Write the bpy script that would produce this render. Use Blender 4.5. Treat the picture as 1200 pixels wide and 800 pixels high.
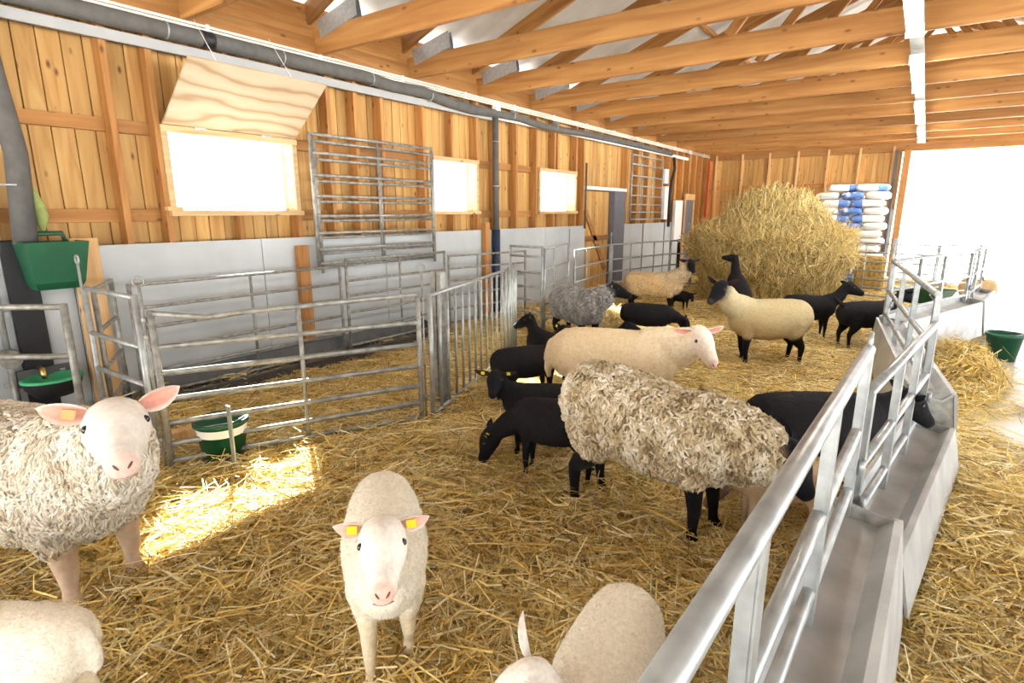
import bpy, bmesh, math, random
import numpy as np
from mathutils import Vector, Matrix, kdtree
from math import pi, radians as R, sin, cos

for o in list(bpy.data.objects): bpy.data.objects.remove(o, do_unlink=True)
SC = bpy.context.scene
COL = SC.collection
random.seed(4); RNG = np.random.default_rng(11)

# ------------------------------------------------------------------ camera
F = 660.0; PITCH = math.atan(152/660.); YAW = math.atan2(485, math.hypot(660, 152)); EYE = 1.55
cam = bpy.data.objects.new('camera', bpy.data.cameras.new('camera')); COL.objects.link(cam)
cam.data.sensor_width = 36; cam.data.lens = F/1200*36; cam.data.clip_start = .03; cam.data.clip_end = 500
cam.location = (0, 0, EYE); cam.rotation_euler = (pi/2-PITCH, 0, YAW)
SC.camera = cam
# ------------------------------------------------------------------ sky, sun, exposure
W = bpy.data.worlds.new('World'); SC.world = W; W.use_nodes = True
bg = W.node_tree.nodes['Background']; bg.inputs[0].default_value = (.93, .965, 1, 1); bg.inputs[1].default_value = 3.4
sun = bpy.data.objects.new('sun', bpy.data.lights.new('sun', 'SUN')); COL.objects.link(sun)
sun.data.energy = 60; sun.data.angle = R(.6); sun.data.color = (1, .93, .8)
sun.rotation_euler = Vector((-2.39, 1.47, 1.87)).to_track_quat('Z', 'Y').to_euler(); sun.location = (-12, 8, 12)
SC.view_settings.view_transform = 'Standard'; SC.view_settings.look = 'None'
SC.view_settings.exposure = 0.68; SC.view_settings.gamma = 1; SC.view_settings.use_curve_mapping = False

# ------------------------------------------------------------------ measuring helpers (lens geometry -> world metres)
_fw = np.array([-sin(YAW)*cos(PITCH), cos(YAW)*cos(PITCH), -sin(PITCH)]); _rt = np.array([cos(YAW), sin(YAW), 0]); _up = np.cross(_rt, _fw)
def _ray(x, y): return _fw*F+_rt*(x-600)-_up*(y-400)
def gp(x, y, z=0.):
    d = _ray(x, y); t = (z-EYE)/d[2]; return np.array([0, 0, EYE])+t*d
def onx(x, y, X):
    d = _ray(x, y); return np.array([0, 0, EYE])+d*(X/d[0])
def ony(x, y, Y):
    d = _ray(x, y); return np.array([0, 0, EYE])+d*(Y/d[1])

# ------------------------------------------------------------------ object helpers
def link(name, me, m=None, parent=None, loc=None):
    o = bpy.data.objects.new(name, me); COL.objects.link(o)
    if m is not None and not me.materials: me.materials.append(m)
    if parent is not None: o.parent = parent
    if loc is not None: o.location = loc
    return o
def tag(o, label=None, cat=None, group=None, kind=None):
    if label: o['label'] = label
    if cat: o['category'] = cat
    if group: o['group'] = group
    if kind: o['kind'] = kind
    return o
def empty(name, loc=(0, 0, 0), rz=0, label=None, cat=None, group=None, kind=None):
    o = bpy.data.objects.new(name, None); COL.objects.link(o); o.location = loc; o.rotation_euler = (0, 0, rz); o.empty_display_size = .1
    return tag(o, label, cat, group, kind)

class MB:
    """collects shapes into one mesh"""
    def __init__(s): s.v = []; s.f = []; s.sm = []
    def add(s, v, f, smooth=False):
        n = len(s.v); s.v += [tuple(map(float, p)) for p in v]; s.f += [tuple(i+n for i in q) for q in f]; s.sm += [smooth]*len(f); return s
    def box(s, a, b, M=None, ch=0):
        x0, y0, z0 = a; x1, y1, z1 = b
        v = [Vector((x, y, z)) for x in (x0, x1) for y in (y0, y1) for z in (z0, z1)]
        if M is not None: v = [M @ p for p in v]
        return s.add(v, [(0, 1, 3, 2), (4, 6, 7, 5), (0, 4, 5, 1), (2, 3, 7, 6), (0, 2, 6, 4), (1, 5, 7, 3)])
    def tube(s, pts, r, n=8, smooth=True, cap=True):
        pts = [Vector(p) for p in pts]; rs = r if isinstance(r, (list, tuple)) else [r]*len(pts)
        v = []; f = []; prev = None
        for i, p in enumerate(pts):
            t = (pts[min(i+1, len(pts)-1)]-pts[max(i-1, 0)]).normalized()
            if prev is None:
                u = t.orthogonal().normalized() if abs(t.z) > .95 else Vector((0, 0, 1)).cross(t).normalized()
            else:
                u = (prev-t*prev.dot(t)).normalized()
            prev = u; w = t.cross(u)
            for k in range(n):
                a = 2*pi*(k+.5)/n; v.append(p+(u*cos(a)+w*sin(a))*rs[i])
        for i in range(len(pts)-1):
            for k in range(n):
                f.append((i*n+k, i*n+(k+1) % n, (i+1)*n+(k+1) % n, (i+1)*n+k))
        s.add(v, f, smooth)
        if cap:
            m = len(s.v)-len(v); s.f += [tuple(m+k for k in reversed(range(n))), tuple(m+(len(pts)-1)*n+k for k in range(n))]; s.sm += [False, False]
        return s
    def lathe(s, prof, c=(0, 0, 0), n=24, sx=1, sy=1, smooth=True):
        v = []; f = []
        for r, z in prof:
            for k in range(n):
                a = 2*pi*k/n; v.append((c[0]+r*cos(a)*sx, c[1]+r*sin(a)*sy, c[2]+z))
        for i in range(len(prof)-1):
            for k in range(n): f.append((i*n+k, i*n+(k+1) % n, (i+1)*n+(k+1) % n, (i+1)*n+k))
        return s.add(v, f, smooth)
    def prism(s, poly, a, b):
        """poly: points (list of 3-vectors) at start, swept by vector b-a"""
        d = Vector(b)-Vector(a); n = len(poly); P = [Vector(p) for p in poly]
        return s.add(P+[p+d for p in P], [tuple(reversed(range(n))), tuple(range(n, 2*n))]+[(k, (k+1) % n, n+(k+1) % n, n+k) for k in range(n)])
    def build(s, name, m, parent=None, loc=None, bevel=0):
        me = bpy.data.meshes.new(name); me.from_pydata(s.v, [], s.f)
        me.polygons.foreach_set('use_smooth', s.sm)
        bm = bmesh.new(); bm.from_mesh(me); bmesh.ops.recalc_face_normals(bm, faces=bm.faces[:])
        if bevel: bmesh.ops.bevel(bm, geom=bm.edges[:], offset=bevel, segments=1, affect='EDGES')
        bm.to_mesh(me); bm.free()
        return link(name, me, m, parent, loc)

def npmesh(name, v, quads, col=None, smooth=False):
    """fast mesh from numpy arrays of quads"""
    me = bpy.data.meshes.new(name); nv = len(v); nq = len(quads)
    me.vertices.add(nv); me.vertices.foreach_set('co', np.asarray(v, np.float32).ravel())
    me.loops.add(nq*4); me.loops.foreach_set('vertex_index', np.asarray(quads, np.int32).ravel())
    me.polygons.add(nq); me.polygons.foreach_set('loop_start', np.arange(0, nq*4, 4, dtype=np.int32)); me.polygons.foreach_set('loop_total', np.full(nq, 4, np.int32))
    if smooth: me.polygons.foreach_set('use_smooth', np.ones(nq, bool))
    if col is not None:
        at = me.color_attributes.new('Col', 'FLOAT_COLOR', 'POINT')
        c4 = np.ones((nv, 4), np.float32); c4[:, :3] = col; at.data.foreach_set('color', c4.ravel())
    me.update(calc_edges=True); return me

# ------------------------------------------------------------------ materials
def nodes(name):
    m = bpy.data.materials.new(name); m.use_nodes = True; nt = m.node_tree; return m, nt, nt.nodes['Principled BSDF'], nt.nodes, nt.links
def ramp(N, stops):
    r = N.new('ShaderNodeValToRGB'); e = r.color_ramp.elements
    e[0].position = stops[0][0]; e[0].color = (*stops[0][1], 1); e[1].position = stops[-1][0]; e[1].color = (*stops[-1][1], 1)
    for p, c in stops[1:-1]:
        q = e.new(p); q.color = (*c, 1)
    return r
def mix(N, L, a, b, fac, mode='MIX'):
    x = N.new('ShaderNodeMix'); x.data_type = 'RGBA'; x.blend_type = mode
    for sck, val in ((x.inputs[6], a), (x.inputs[7], b), (x.inputs[0], fac)):
        if hasattr(val, 'is_linked'): L.new(val, sck)
        else: sck.default_value = (*val, 1) if isinstance(val, tuple) else val
    return x.outputs[2]
def plain(name, c, rough=.6, metal=0., var=.12, scale=8., bump=0., spec=.4):
    m, nt, p, N, L = nodes(name)
    tc = N.new('ShaderNodeTexCoord'); nz = N.new('ShaderNodeTexNoise'); nz.inputs['Scale'].default_value = scale; nz.inputs['Detail'].default_value = 5
    L.new(tc.outputs['Object'], nz.inputs['Vector'])
    r = ramp(N, [(.3, tuple(x*(1-var) for x in c)), (.7, tuple(min(1, x*(1+var)) for x in c))]); L.new(nz.outputs['Fac'], r.inputs[0])
    L.new(r.outputs[0], p.inputs['Base Color']); p.inputs['Roughness'].default_value = rough; p.inputs['Metallic'].default_value = metal
    p.inputs['Specular IOR Level'].default_value = spec
    if bump:
        b = N.new('ShaderNodeBump'); b.inputs['Strength'].default_value = bump; b.inputs['Distance'].default_value = .01
        L.new(nz.outputs['Fac'], b.inputs['Height']); L.new(b.outputs[0], p.inputs['Normal'])
    return m
def wood(name, axis, lo, mid, hi, knot=(.16, .065, .02), rough=.6, vary=.3, knots=True, grain=1.):
    m, nt, p, N, L = nodes(name)
    tc = N.new('ShaderNodeTexCoord'); oi = N.new('ShaderNodeObjectInfo')
    mul = N.new('ShaderNodeMath'); mul.operation = 'MULTIPLY'; mul.inputs[1].default_value = 57.; L.new(oi.outputs['Random'], mul.inputs[0])
    add = N.new('ShaderNodeVectorMath'); add.operation = 'ADD'; L.new(tc.outputs['Object'], add.inputs[0]); L.new(mul.outputs[0], add.inputs[1])
    mp = N.new('ShaderNodeMapping'); sc = [9*grain]*3; sc['xyz'.index(axis)] = .7*grain; mp.inputs['Scale'].default_value = sc; L.new(add.outputs[0], mp.inputs[0])
    nz = N.new('ShaderNodeTexNoise'); nz.inputs['Scale'].default_value = 1.6; nz.inputs['Detail'].default_value = 6; nz.inputs['Distortion'].default_value = 1.1; L.new(mp.outputs[0], nz.inputs['Vector'])
    r = ramp(N, [(.25, lo), (.5, mid), (.75, hi)]); L.new(nz.outputs['Fac'], r.inputs[0])
    out = r.outputs[0]
    if knots:
        mk = N.new('ShaderNodeMapping'); sk = [7.]*3; sk['xyz'.index(axis)] = 3.2; mk.inputs['Scale'].default_value = sk; L.new(add.outputs[0], mk.inputs[0])
        vo = N.new('ShaderNodeTexVoronoi'); vo.inputs['Scale'].default_value = 1.25; L.new(mk.outputs[0], vo.inputs['Vector'])
        kr = ramp(N, [(.05, (1, 1, 1)), (.16, (0, 0, 0))]); L.new(vo.outputs['Distance'], kr.inputs[0])
        out = mix(N, L, out, knot, kr.outputs[0])
    mr = N.new('ShaderNodeMapRange'); mr.inputs[3].default_value = 1-vary; mr.inputs[4].default_value = 1+vary*.4; L.new(oi.outputs['Random'], mr.inputs[0])
    out = mix(N, L, out, mr.outputs[0], 1., 'MULTIPLY')
    L.new(out, p.inputs['Base Color']); p.inputs['Roughness'].default_value = rough; p.inputs['Specular IOR Level'].default_value = .3
    b = N.new('ShaderNodeBump'); b.inputs['Strength'].default_value = .25; b.inputs['Distance'].default_value = .004; L.new(nz.outputs['Fac'], b.inputs['Height']); L.new(b.outputs[0], p.inputs['Normal'])
    return m
def attrmat(name, rough=.9, var=.25, scale=60., spec=.15, bump=0., translucent=0., sheen=0.):
    m, nt, p, N, L = nodes(name)
    a = N.new('ShaderNodeAttribute'); a.attribute_name = 'Col'
    tc = N.new('ShaderNodeTexCoord'); nz = N.new('ShaderNodeTexNoise'); nz.inputs['Scale'].default_value = scale; nz.inputs['Detail'].default_value = 4; L.new(tc.outputs['Object'], nz.inputs['Vector'])
    r = ramp(N, [(.3, (1-var,)*3), (.7, (1+var,)*3)]); L.new(nz.outputs['Fac'], r.inputs[0])
    out = mix(N, L, a.outputs['Color'], r.outputs[0], 1., 'MULTIPLY'); L.new(out, p.inputs['Base Color'])
    p.inputs['Roughness'].default_value = rough; p.inputs['Specular IOR Level'].default_value = spec
    if sheen: p.inputs['Sheen Weight'].default_value = sheen; p.inputs['Sheen Roughness'].default_value = .5
    if bump:
        b = N.new('ShaderNodeBump'); b.inputs['Strength'].default_value = bump; b.inputs['Distance'].default_value = .006; L.new(nz.outputs['Fac'], b.inputs['Height']); L.new(b.outputs[0], p.inputs['Normal'])
    if translucent:
        tr = N.new('ShaderNodeBsdfTranslucent'); L.new(out, tr.inputs[0]); ms = N.new('ShaderNodeMixShader'); ms.inputs[0].default_value = translucent
        o = N['Material Output']; L.new(p.outputs[0], ms.inputs[1]); L.new(tr.outputs[0], ms.inputs[2]); L.new(ms.outputs[0], o.inputs['Surface'])
    return m
def emit(name, c, s):
    m, nt, p, N, L = nodes(name); p.inputs['Base Color'].default_value = (*c, 1); p.inputs['Emission Color'].default_value = (*c, 1); p.inputs['Emission Strength'].default_value = s; return m
def glassmat():
    m, nt, p, N, L = nodes('window_glass'); t = N.new('ShaderNodeBsdfTransparent'); t.inputs[0].default_value = (.96, .98, 1, 1); g = N.new('ShaderNodeBsdfGlossy'); g.inputs['Roughness'].default_value = .05
    ms = N.new('ShaderNodeMixShader'); ms.inputs[0].default_value = .05; L.new(t.outputs[0], ms.inputs[1]); L.new(g.outputs[0], ms.inputs[2]); L.new(ms.outputs[0], N['Material Output'].inputs['Surface']); return m

M = {}
M['plank'] = wood('pine_plank', 'z', (.42, .21, .06), (.57, .325, .105), (.68, .43, .16), vary=.25)
M['stud'] = wood('pine_stud', 'z', (.34, .14, .035), (.46, .215, .062), (.57, .30, .10), vary=.2)
M['nog'] = wood('pine_nogging', 'y', (.29, .12, .03), (.39, .18, .05), (.47, .245, .08), vary=.2)
M['nogx'] = wood('pine_rail', 'x', (.38, .15, .035), (.50, .23, .06), (.60, .31, .10), vary=.2)
M['beam'] = wood('pine_beam', 'x', (.25, .10, .024), (.355, .165, .046), (.46, .24, .075), vary=.15, grain=.7)
M['trimwood'] = wood('light_pine', 'y', (.48, .30, .13), (.58, .40, .20), (.66, .49, .28), vary=.1)
M['post'] = wood('pine_post', 'z', (.55, .30, .12), (.68, .42, .19), (.76, .52, .27), vary=.1)
M['ply'] = wood('plywood', 'y', (.62, .46, .29), (.80, .66, .47), (.86, .75, .58), vary=.02, knots=False, grain=.35)
def plymat():
    m, nt, p, N, L = nodes('plywood_veneer'); tc = N.new('ShaderNodeTexCoord'); mp = N.new('ShaderNodeMapping'); mp.inputs['Scale'].default_value = (1, .55, 1.6); L.new(tc.outputs['Object'], mp.inputs[0])
    wv = N.new('ShaderNodeTexWave'); wv.bands_direction = 'Z'; wv.inputs['Scale'].default_value = 1.5; wv.inputs['Distortion'].default_value = 14; wv.inputs['Detail'].default_value = 3; wv.inputs['Detail Scale'].default_value = .8; L.new(mp.outputs[0], wv.inputs['Vector'])
    r = ramp(N, [(.0, (.34, .23, .13)), (.16, (.47, .36, .24)), (1., (.53, .43, .31))]); L.new(wv.outputs['Fac'], r.inputs[0]); L.new(r.outputs[0], p.inputs['Base Color']); p.inputs['Roughness'].default_value = .6; return m
M['ply'] = plymat()
M['dark'] = plain('wall_backing', (.10, .06, .03), .9)
M['panel'] = plain('wall_panel', (.47, .505, .525), .55, 0, .10, 2.2)
M['galv'] = plain('galvanised_steel', (.36, .385, .385), .42, .5, .25, 14.)
M['galv_old'] = plain('worn_galvanised_steel', (.30, .30, .275), .5, .45, .35, 18.)
M['galv_sheet'] = plain('galvanised_sheet', (.43, .44, .43), .5, .2, .22, 5.)
M['roof'] = plain('roof_sheet', (.50, .49, .47), .6, .1, .12, 3.)
M['gusset'] = plain('nail_plate', (.42, .45, .47), .5, .7, .15, 30.)
M['foam'] = plain('grey_pipe_foam', (.10, .098, .094), .85, 0, .15, 12.)
M['trunk'] = plain('grey_trunking', (.36, .37, .37), .6, 0, .05)
M['white'] = plain('white_plastic', (.82, .82, .80), .5, 0, .04)
M['conduit'] = plain('cream_conduit', (.78, .72, .62), .5, 0, .06)
M['green'] = plain('green_plastic', (.009, .085, .040), .4, 0, .15, 6.)
M['green_light'] = plain('light_green_plastic', (.05, .38, .18), .35, 0, .1)
M['black'] = plain('black_plastic', (.012, .013, .016), .5, 0, .2)
M['navy'] = plain('dark_blue_plastic', (.02, .035, .075), .4, 0, .1)
M['brass'] = plain('brass', (.62, .44, .16), .3, .9, .1)
M['rubber'] = plain('dark_steel', (.10, .10, .10), .6, .4, .2)
M['slate'] = plain('grey_blue_paint', (.13, .14, .17), .6, 0, .08)
M['cloth'] = plain('green_cloth', (.30, .36, .12), .9, 0, .2, 20., .4)
M['concrete'] = plain('wet_concrete', (.50, .48, .44), .3, 0, .3, 1.6, .1)
M['snow'] = plain('snow', (.90, .92, .95), .8, 0, .03)
M['mat'] = plain('straw_mat', (.33, .22, .07), .95, 0, .5, 28., .9, .1)
M['straw'] = attrmat('straw_stalk', .5, .12, 30., .35, 0, .2)
M['hay'] = attrmat('hay_stalk', .7, .15, 20., .2, 0, .2)
M['fleece'] = attrmat('fleece', .95, .10, 45., .05, .4, 0, .06)
M['wool'] = attrmat('wool_lock', .95, .08, 30., .05, 0, .30, .05)
M['fleece_dark'] = attrmat('dark_fleece', .8, .2, 45., .12, .5)
M['eye'] = plain('eye', (.012, .009, .007), .08, 0, .05, spec=.8)
M['tag'] = plain('yellow_tag', (.80, .70, .02), .45, 0, .05)
M['tagdull'] = plain('tan_tag', (.62, .42, .16), .5, 0, .05)
M['nostril'] = plain('nostril', (.20, .06, .05), .6, 0, .1)
M['lip'] = plain('lip', (.42, .22, .18), .6, 0, .1)
M['tube_light'] = emit('fluorescent', (1, .97, .90), 55.)
M['glass'] = glassmat()
M['red'] = plain('red_pipe', (.50, .05, .03), .5)

# ================================================================== STRUCTURE
WX = -5.10          # front plane of the studs of the left wall
PX = -5.24          # face of the boards between the studs
YB = 16.6           # rear gable wall
WIN = [(2.30, 3.43), (5.36, 6.26), (7.90, 9.02)]; WZ0, WZ1 = 1.56, 2.18
DOOR = (9.42, 11.10); DZ = 1.95
def boxes(name, lst, m, parent=None, kind=None, bevel=0):
    b = MB()
    for a, c in lst: b.box(a, c)
    o = b.build(name, m, parent, bevel=bevel)
    if kind: o['kind'] = kind
    return o
YA = -3.0
# floor slab, ground outside
boxes('floor', [((-5.3, -6, -.25), (5.2, YB+.3, -.05))], M['concrete'], kind='structure')['label'] = 'wet pale concrete floor of the barn'
gr = boxes('ground', [((-60, -60, -.5), (60, 120, -.12))], M['snow'], kind='structure'); gr['label'] = 'white snowy ground outside the barn'
# left wall: backing with openings, then studs, boards, panels as parts
wl = empty('wall_left', (WX, 0, 0), label='left barn wall of pine boards and studs', kind='structure')
def wl_part(name, lst, m, bevel=0):
    o = boxes(name, [((a[0]-WX, a[1], a[2]), (c[0]-WX, c[1], c[2])) for a, c in lst], m, wl, bevel=bevel); return o
edges = [YA]+[y for w in WIN for y in w]+[DOOR[0], DOOR[1], YB]
back = []
for i in range(0, len(edges), 2):
    back.append(((PX-.08, edges[i], 0), (PX-.03, edges[i+1], 3.25)))
for a, c in WIN: back += [((PX-.08, a, 0), (PX-.03, c, WZ0)), ((PX-.08, a, WZ1), (PX-.03, c, 3.25))]
back.append(((PX-.08, DOOR[0], DZ), (PX-.03, DOOR[1], 3.25)))
wl_part('backing', back, M['dark'])
y = YA
while y < YB-.05:
    w = random.choice((.125, .135, .145)); y1 = min(y+w, YB)
    segs = [(1.0, 3.22)]
    for a, c in WIN:
        if y1 > a+.02 and y < c-.02: segs = [(1.0, WZ0), (WZ1, 3.22)]
    if y1 > DOOR[0] and y < DOOR[1]: segs = [(DZ, 3.22)]
    for z0, z1 in segs:
        d = random.uniform(0, .008)
        if y1 > 0.2:
            o = MB().box((-.015, -(y1-y)/2+.003, -(z1-z0)/2), (.015, (y1-y)/2-.003, (z1-z0)/2)).build('plank', M['plank'], wl, (PX-.015-WX+d, (y+y1)/2, (z0+z1)/2), bevel=.003)
    y = y1
studs = [1.1, 1.93, 2.24, 3.47, 3.9, 4.25, 4.62, 5.28, 6.32, 6.75, 7.25, 7.8, 8.35, 9.08, 9.36, 11.2, 11.75, 12.3, 13.1, 13.55, 14.0, 14.5, 15.0, 15.5, 16.0, 16.5]
for ys in studs:
    z0 = 1.0
    segs = [(z0, 3.2)]
    for a, c in WIN:
        if a < ys < c: segs = [(z0, WZ0-.04), (WZ1+.05, 3.2)]
    for a, c in segs:
        MB().box((-.065, -.024, -(c-a)/2), (.065, .024, (c-a)/2)).build('stud', M['stud'], wl, (-.065, ys, (a+c)/2), bevel=.003)
for a, c in WIN:      # short studs under and over each window
    for ys in ((a+c)/2,):
        MB().box((-.05, -.022, -.14), (.05, .022, .14)).build('stud', M['stud'], wl, (-.06, ys, WZ0-.04-.14), bevel=.003)
        MB().box((-.05, -.022, -.4), (.05, .022, .4)).build('stud', M['stud'], wl, (-.06, ys, WZ1+.06+.4), bevel=.003)
st = sorted(studs)
for i in range(len(st)-1):
    a, c = st[i]+.024, st[i+1]-.024
    if c-a < .06 or c > 9.2: continue
    if any(a < w[1]-.02 and c > w[0]+.02 for w in WIN): continue
    for z in (1.52, 2.2):
        MB().box((-.02, -(c-a)/2, -.05), (.02, (c-a)/2, .05)).build('nogging', M['nog'], wl, (PX-WX+.03, (a+c)/2, z), bevel=.003)
for a, c in ((.2, 1.076), ):
    for z in (1.52, 2.2): MB().box((-.02, -(c-a)/2, -.05), (.02, (c-a)/2, .05)).build('nogging', M['nog'], wl, (PX-WX+.03, (a+c)/2, z), bevel=.003)
wl_part('top_plate', [((WX-.13, YA, 3.2), (WX+.0, YB, 3.27))], M['nog'])
wl_part('eave_board', [((WX-.12, YA, 3.27), (WX-.08, YB, 3.52))], M['nog'])
wl_part('upper_rail', [((WX-.002, YA, 3.0), (WX+.022, YB, 3.2))], M['nog'])
# lower cladding sheets
ycut = [-1.0, .55, 1.5, 3.02, 4.56, 6.55, 8.05, DOOR[0]]
for a, c in list(zip(ycut[:-1], ycut[1:]))+[(11.12, 12.1), (12.16, 13.4), (13.46, 14.4)]:
    MB().box((0, -(c-a)/2+.003, -.65), (.014, (c-a)/2-.003, .65)).build('wall_panel', M['panel'], wl, (.001, (a+c)/2, .65), bevel=.002)
# windows
for i, (a, c) in enumerate(WIN):
    w = empty('window_%d' % (i+1), (WX, (a+c)/2, (WZ0+WZ1)/2), kind='structure')
    w['label'] = ['wide window under the open plywood flap', 'middle window behind the hanging gate', 'window beside the plank door'][i]
    hw = (c-a)/2; hz = (WZ1-WZ0)/2
    for nm, A, B in (('frame_top', (-.16, -hw-.05, hz), (.03, hw+.05, hz+.055)), ('frame_side', (-.16, -hw-.05, -hz), (.02, -hw, hz)), ('frame_side', (-.16, hw, -hz), (.02, hw+.05, hz)), ('window_sill', (-.17, -hw-.06, -hz-.045), (.05, hw+.06, -hz))):
        MB().box(A, B).build(nm, M['trimwood'], w, bevel=.003)
    for s in (-1, 1): MB().box((-.19, s*hw-.02, -hz), (-.15, s*hw+.02, hz)).build('sash', M['white'], w)
    MB().box((-.178, -hw+.02, -hz), (-.172, hw-.02, hz)).build('pane', M['glass'], w)
# plank door in the left wall
d = empty('door_1', (WX, (DOOR[0]+DOOR[1])/2, 0), kind='structure', label='pine plank door with diagonal brace in the left wall')
hw = (DOOR[1]-DOOR[0])/2
n = 8; xs = np.linspace(-hw, hw-.52, n+1)
for k in range(n): MB().box((-.11, xs[k]+.003, .02), (-.085, xs[k+1]-.003, DZ-.02)).build('plank', M['plank'], d, bevel=.002)
MB().prism([(-.085, -hw+.1, 1.55), (-.085, -hw+.2, 1.6), (-.085, hw-.6, .45), (-.085, hw-.7, .40)], (0, 0, 0), (.03, 0, 0)).build('diagonal_brace', M['nog'], d)
MB().box((-.085, -hw, 1.0), (-.055, hw-.55, 1.1)).build('cross_rail', M['nog'], d)
MB().box((-.14, hw-.50, 0), (.03, hw, DZ)).build('steel_jamb', M['slate'], d)
MB().box((-.05, -hw-.02, DZ), (.045, hw+.02, DZ+.06)).build('door_track', M['white'], d)
MB().box((-.14, -hw, 0), (-.12, hw, DZ)).build('backing', M['dark'], d)
# second opening far along the wall
d2 = empty('door_2', (WX, 15.0, 0), kind='structure', label='small pine doorway near the far corner')
MB().box((0, -.3, 1.85), (.05, .45, 2.0)).build('lintel', M['post'], d2); MB().box((0, -.3, 0), (.04, -.22, 1.85)).build('frame_side', M['post'], d2); MB().box((0, .37, 0), (.04, .45, 1.85)).build('frame_side', M['post'], d2)
MB().box((.001, -.22, 0), (.02, .37, 1.85)).build('door_leaf', M['slate'], d2)

# rear gable wall
wb = empty('wall_back', (0, YB, 0), label='rear gable wall of pine boards', kind='structure')
DX0, DX1, DZT = -.62, 3.9, 3.02
MB().box((-5.3, .06, 0), (DX0, .12, 5.4)).box((DX1, .06, 0), (5.2, .12, 5.4)).box((DX0, .06, DZT), (DX1, .12, 5.4)).build('backing', M['nogx'], wb)
x = -5.1
while x < DX0-.02:
    x1 = min(x+random.choice((.11, .12, .13)), DX0)
    MB().box((-(x1-x)/2+.003, -.012, -1.5), ((x1-x)/2-.003, .012, 1.5)).build('plank', M['plank'], wb, ((x+x1)/2, .045+random.uniform(-.004, .004), 1.6), bevel=.003); x = x1
for k in range(7):
    MB().box((-.024, -.05, -1.52), (.024, .05, 1.52)).build('stud', M['post'], wb, (-4.88+.682*k, -.02, 1.53), bevel=.003)
for k in range(6):
    a, c = -4.88+.682*k+.024, -4.88+.682*(k+1)-.024
    for z in (2.19, 1.0): MB().box((-(c-a)/2, -.02, -.045), ((c-a)/2, .02, .045)).build('nogging', M['nogx'], wb, ((a+c)/2, .01, z), bevel=.003)
MB().box((-5.1, -.045, -.1), (DX1+1, .06, .1)).build('header_beam', M['beam'], wb, (0, 0, 3.02), bevel=.004)
MB().box((-.9, -.02, -.6), (.0, .02, .6)).build('wall_panel', M['panel'], wb, (-.64, -.02, 1.0))
MB().box((-.07, -.09, 0), (.07, .06, 2.95)).build('door_post', M['stud'], wb, (-.52, -.02, 0), bevel=.004)
MB().box((-.03, -.04, 0), (.03, .04, 2.95)).build('door_track', M['rubber'], wb, (-.72, -.1, 0))

# upper right wall and gable behind the camera: unseen, added to shade the ceiling (both stand open below)
wr = empty('wall_right_shade', (5.15, 0, 0), label='unseen upper right wall band, added to shade the ceiling', kind='structure')
MB().box((0, -6, 2.5), (.06, YB, 3.7)).build('cladding', M['nog'], wr)
for k in range(8): MB().box((-.12, -6+k*3.2-.08, -.05), (0, -6+k*3.2+.08, 3.4)).build('post', M['stud'], wr)
wf = empty('wall_front_shade', (0, -6.0, 0), label='unseen gable band behind the camera, added to shade the ceiling', kind='structure')
MB().box((-5.3, -.06, 2.7), (5.2, 0, 5.4)).build('cladding', M['nogx'], wf)

# roof: corrugated sheets and trusses
PK = (-.25, 5.35); EV = (-5.75, 3.20)
def roofz(x): return EV[1]+(PK[1]-EV[1])*(x-EV[0])/(PK[0]-EV[0]) if x < PK[0] else PK[1]-(PK[1]-EV[1])*(x-PK[0])/5.5
ce = empty('ceiling', (0, 0, 0), label='pale corrugated roof sheets above the trusses', kind='structure')
for side in (0, 1):
    ny = 240; ys = np.linspace(-6, YB+.8, ny); hh = np.where(np.arange(ny) % 4 < 2, 0, .035)
    x0, x1 = (EV[0], PK[0]) if side == 0 else (PK[0], 5.25); z0, z1 = roofz(x0)+.2, roofz(x1)+.2
    v = np.zeros((ny, 2, 3)); v[:, 0] = np.stack([np.full(ny, x0), ys, z0+hh], 1); v[:, 1] = np.stack([np.full(ny, x1), ys, z1+hh], 1)
    i = np.arange(ny-1)*2; q = np.stack([i, i+1, i+3, i+2], 1)
    link('roof_sheet', npmesh('roof_sheet', v.reshape(-1, 3), q), M['roof'], ce)
for k in (4, 8):
    for s in (0, 1):
        x = EV[0]+(PK[0]-EV[0])*k/8.6; x = x if s == 0 else 2*PK[0]-x
        MB().box((x-.025, -6, roofz(x)+.13), (x+.025, YB+.3, roofz(x)+.195)).build('purlin', M['nog'], ce)
TY = [-2.55, -1.28, -.01, 1.26, 2.53]+[3.80+1.265*k for k in range(10)]
ords = ['', '', '', '', 'nearest', 'second', 'third', 'fourth', 'fifth', 'sixth', 'seventh', 'eighth', 'ninth', 'tenth', 'eleventh']
BH = .225
def bar(name, p, q, w, h, m, parent):
    """rectangular timber between p and q (x,z) at y=0, width w along y"""
    p = Vector((p[0], 0, p[1])); q = Vector((q[0], 0, q[1])); d_ = q-p; L_ = d_.length
    o = MB().box((-L_/2, -w/2, -h/2), (L_/2, w/2, h/2)).build(name, m, parent, (p+q)/2, bevel=.004)
    o.rotation_euler = (0, -math.atan2(d_.z, d_.x), 0); return o
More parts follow.
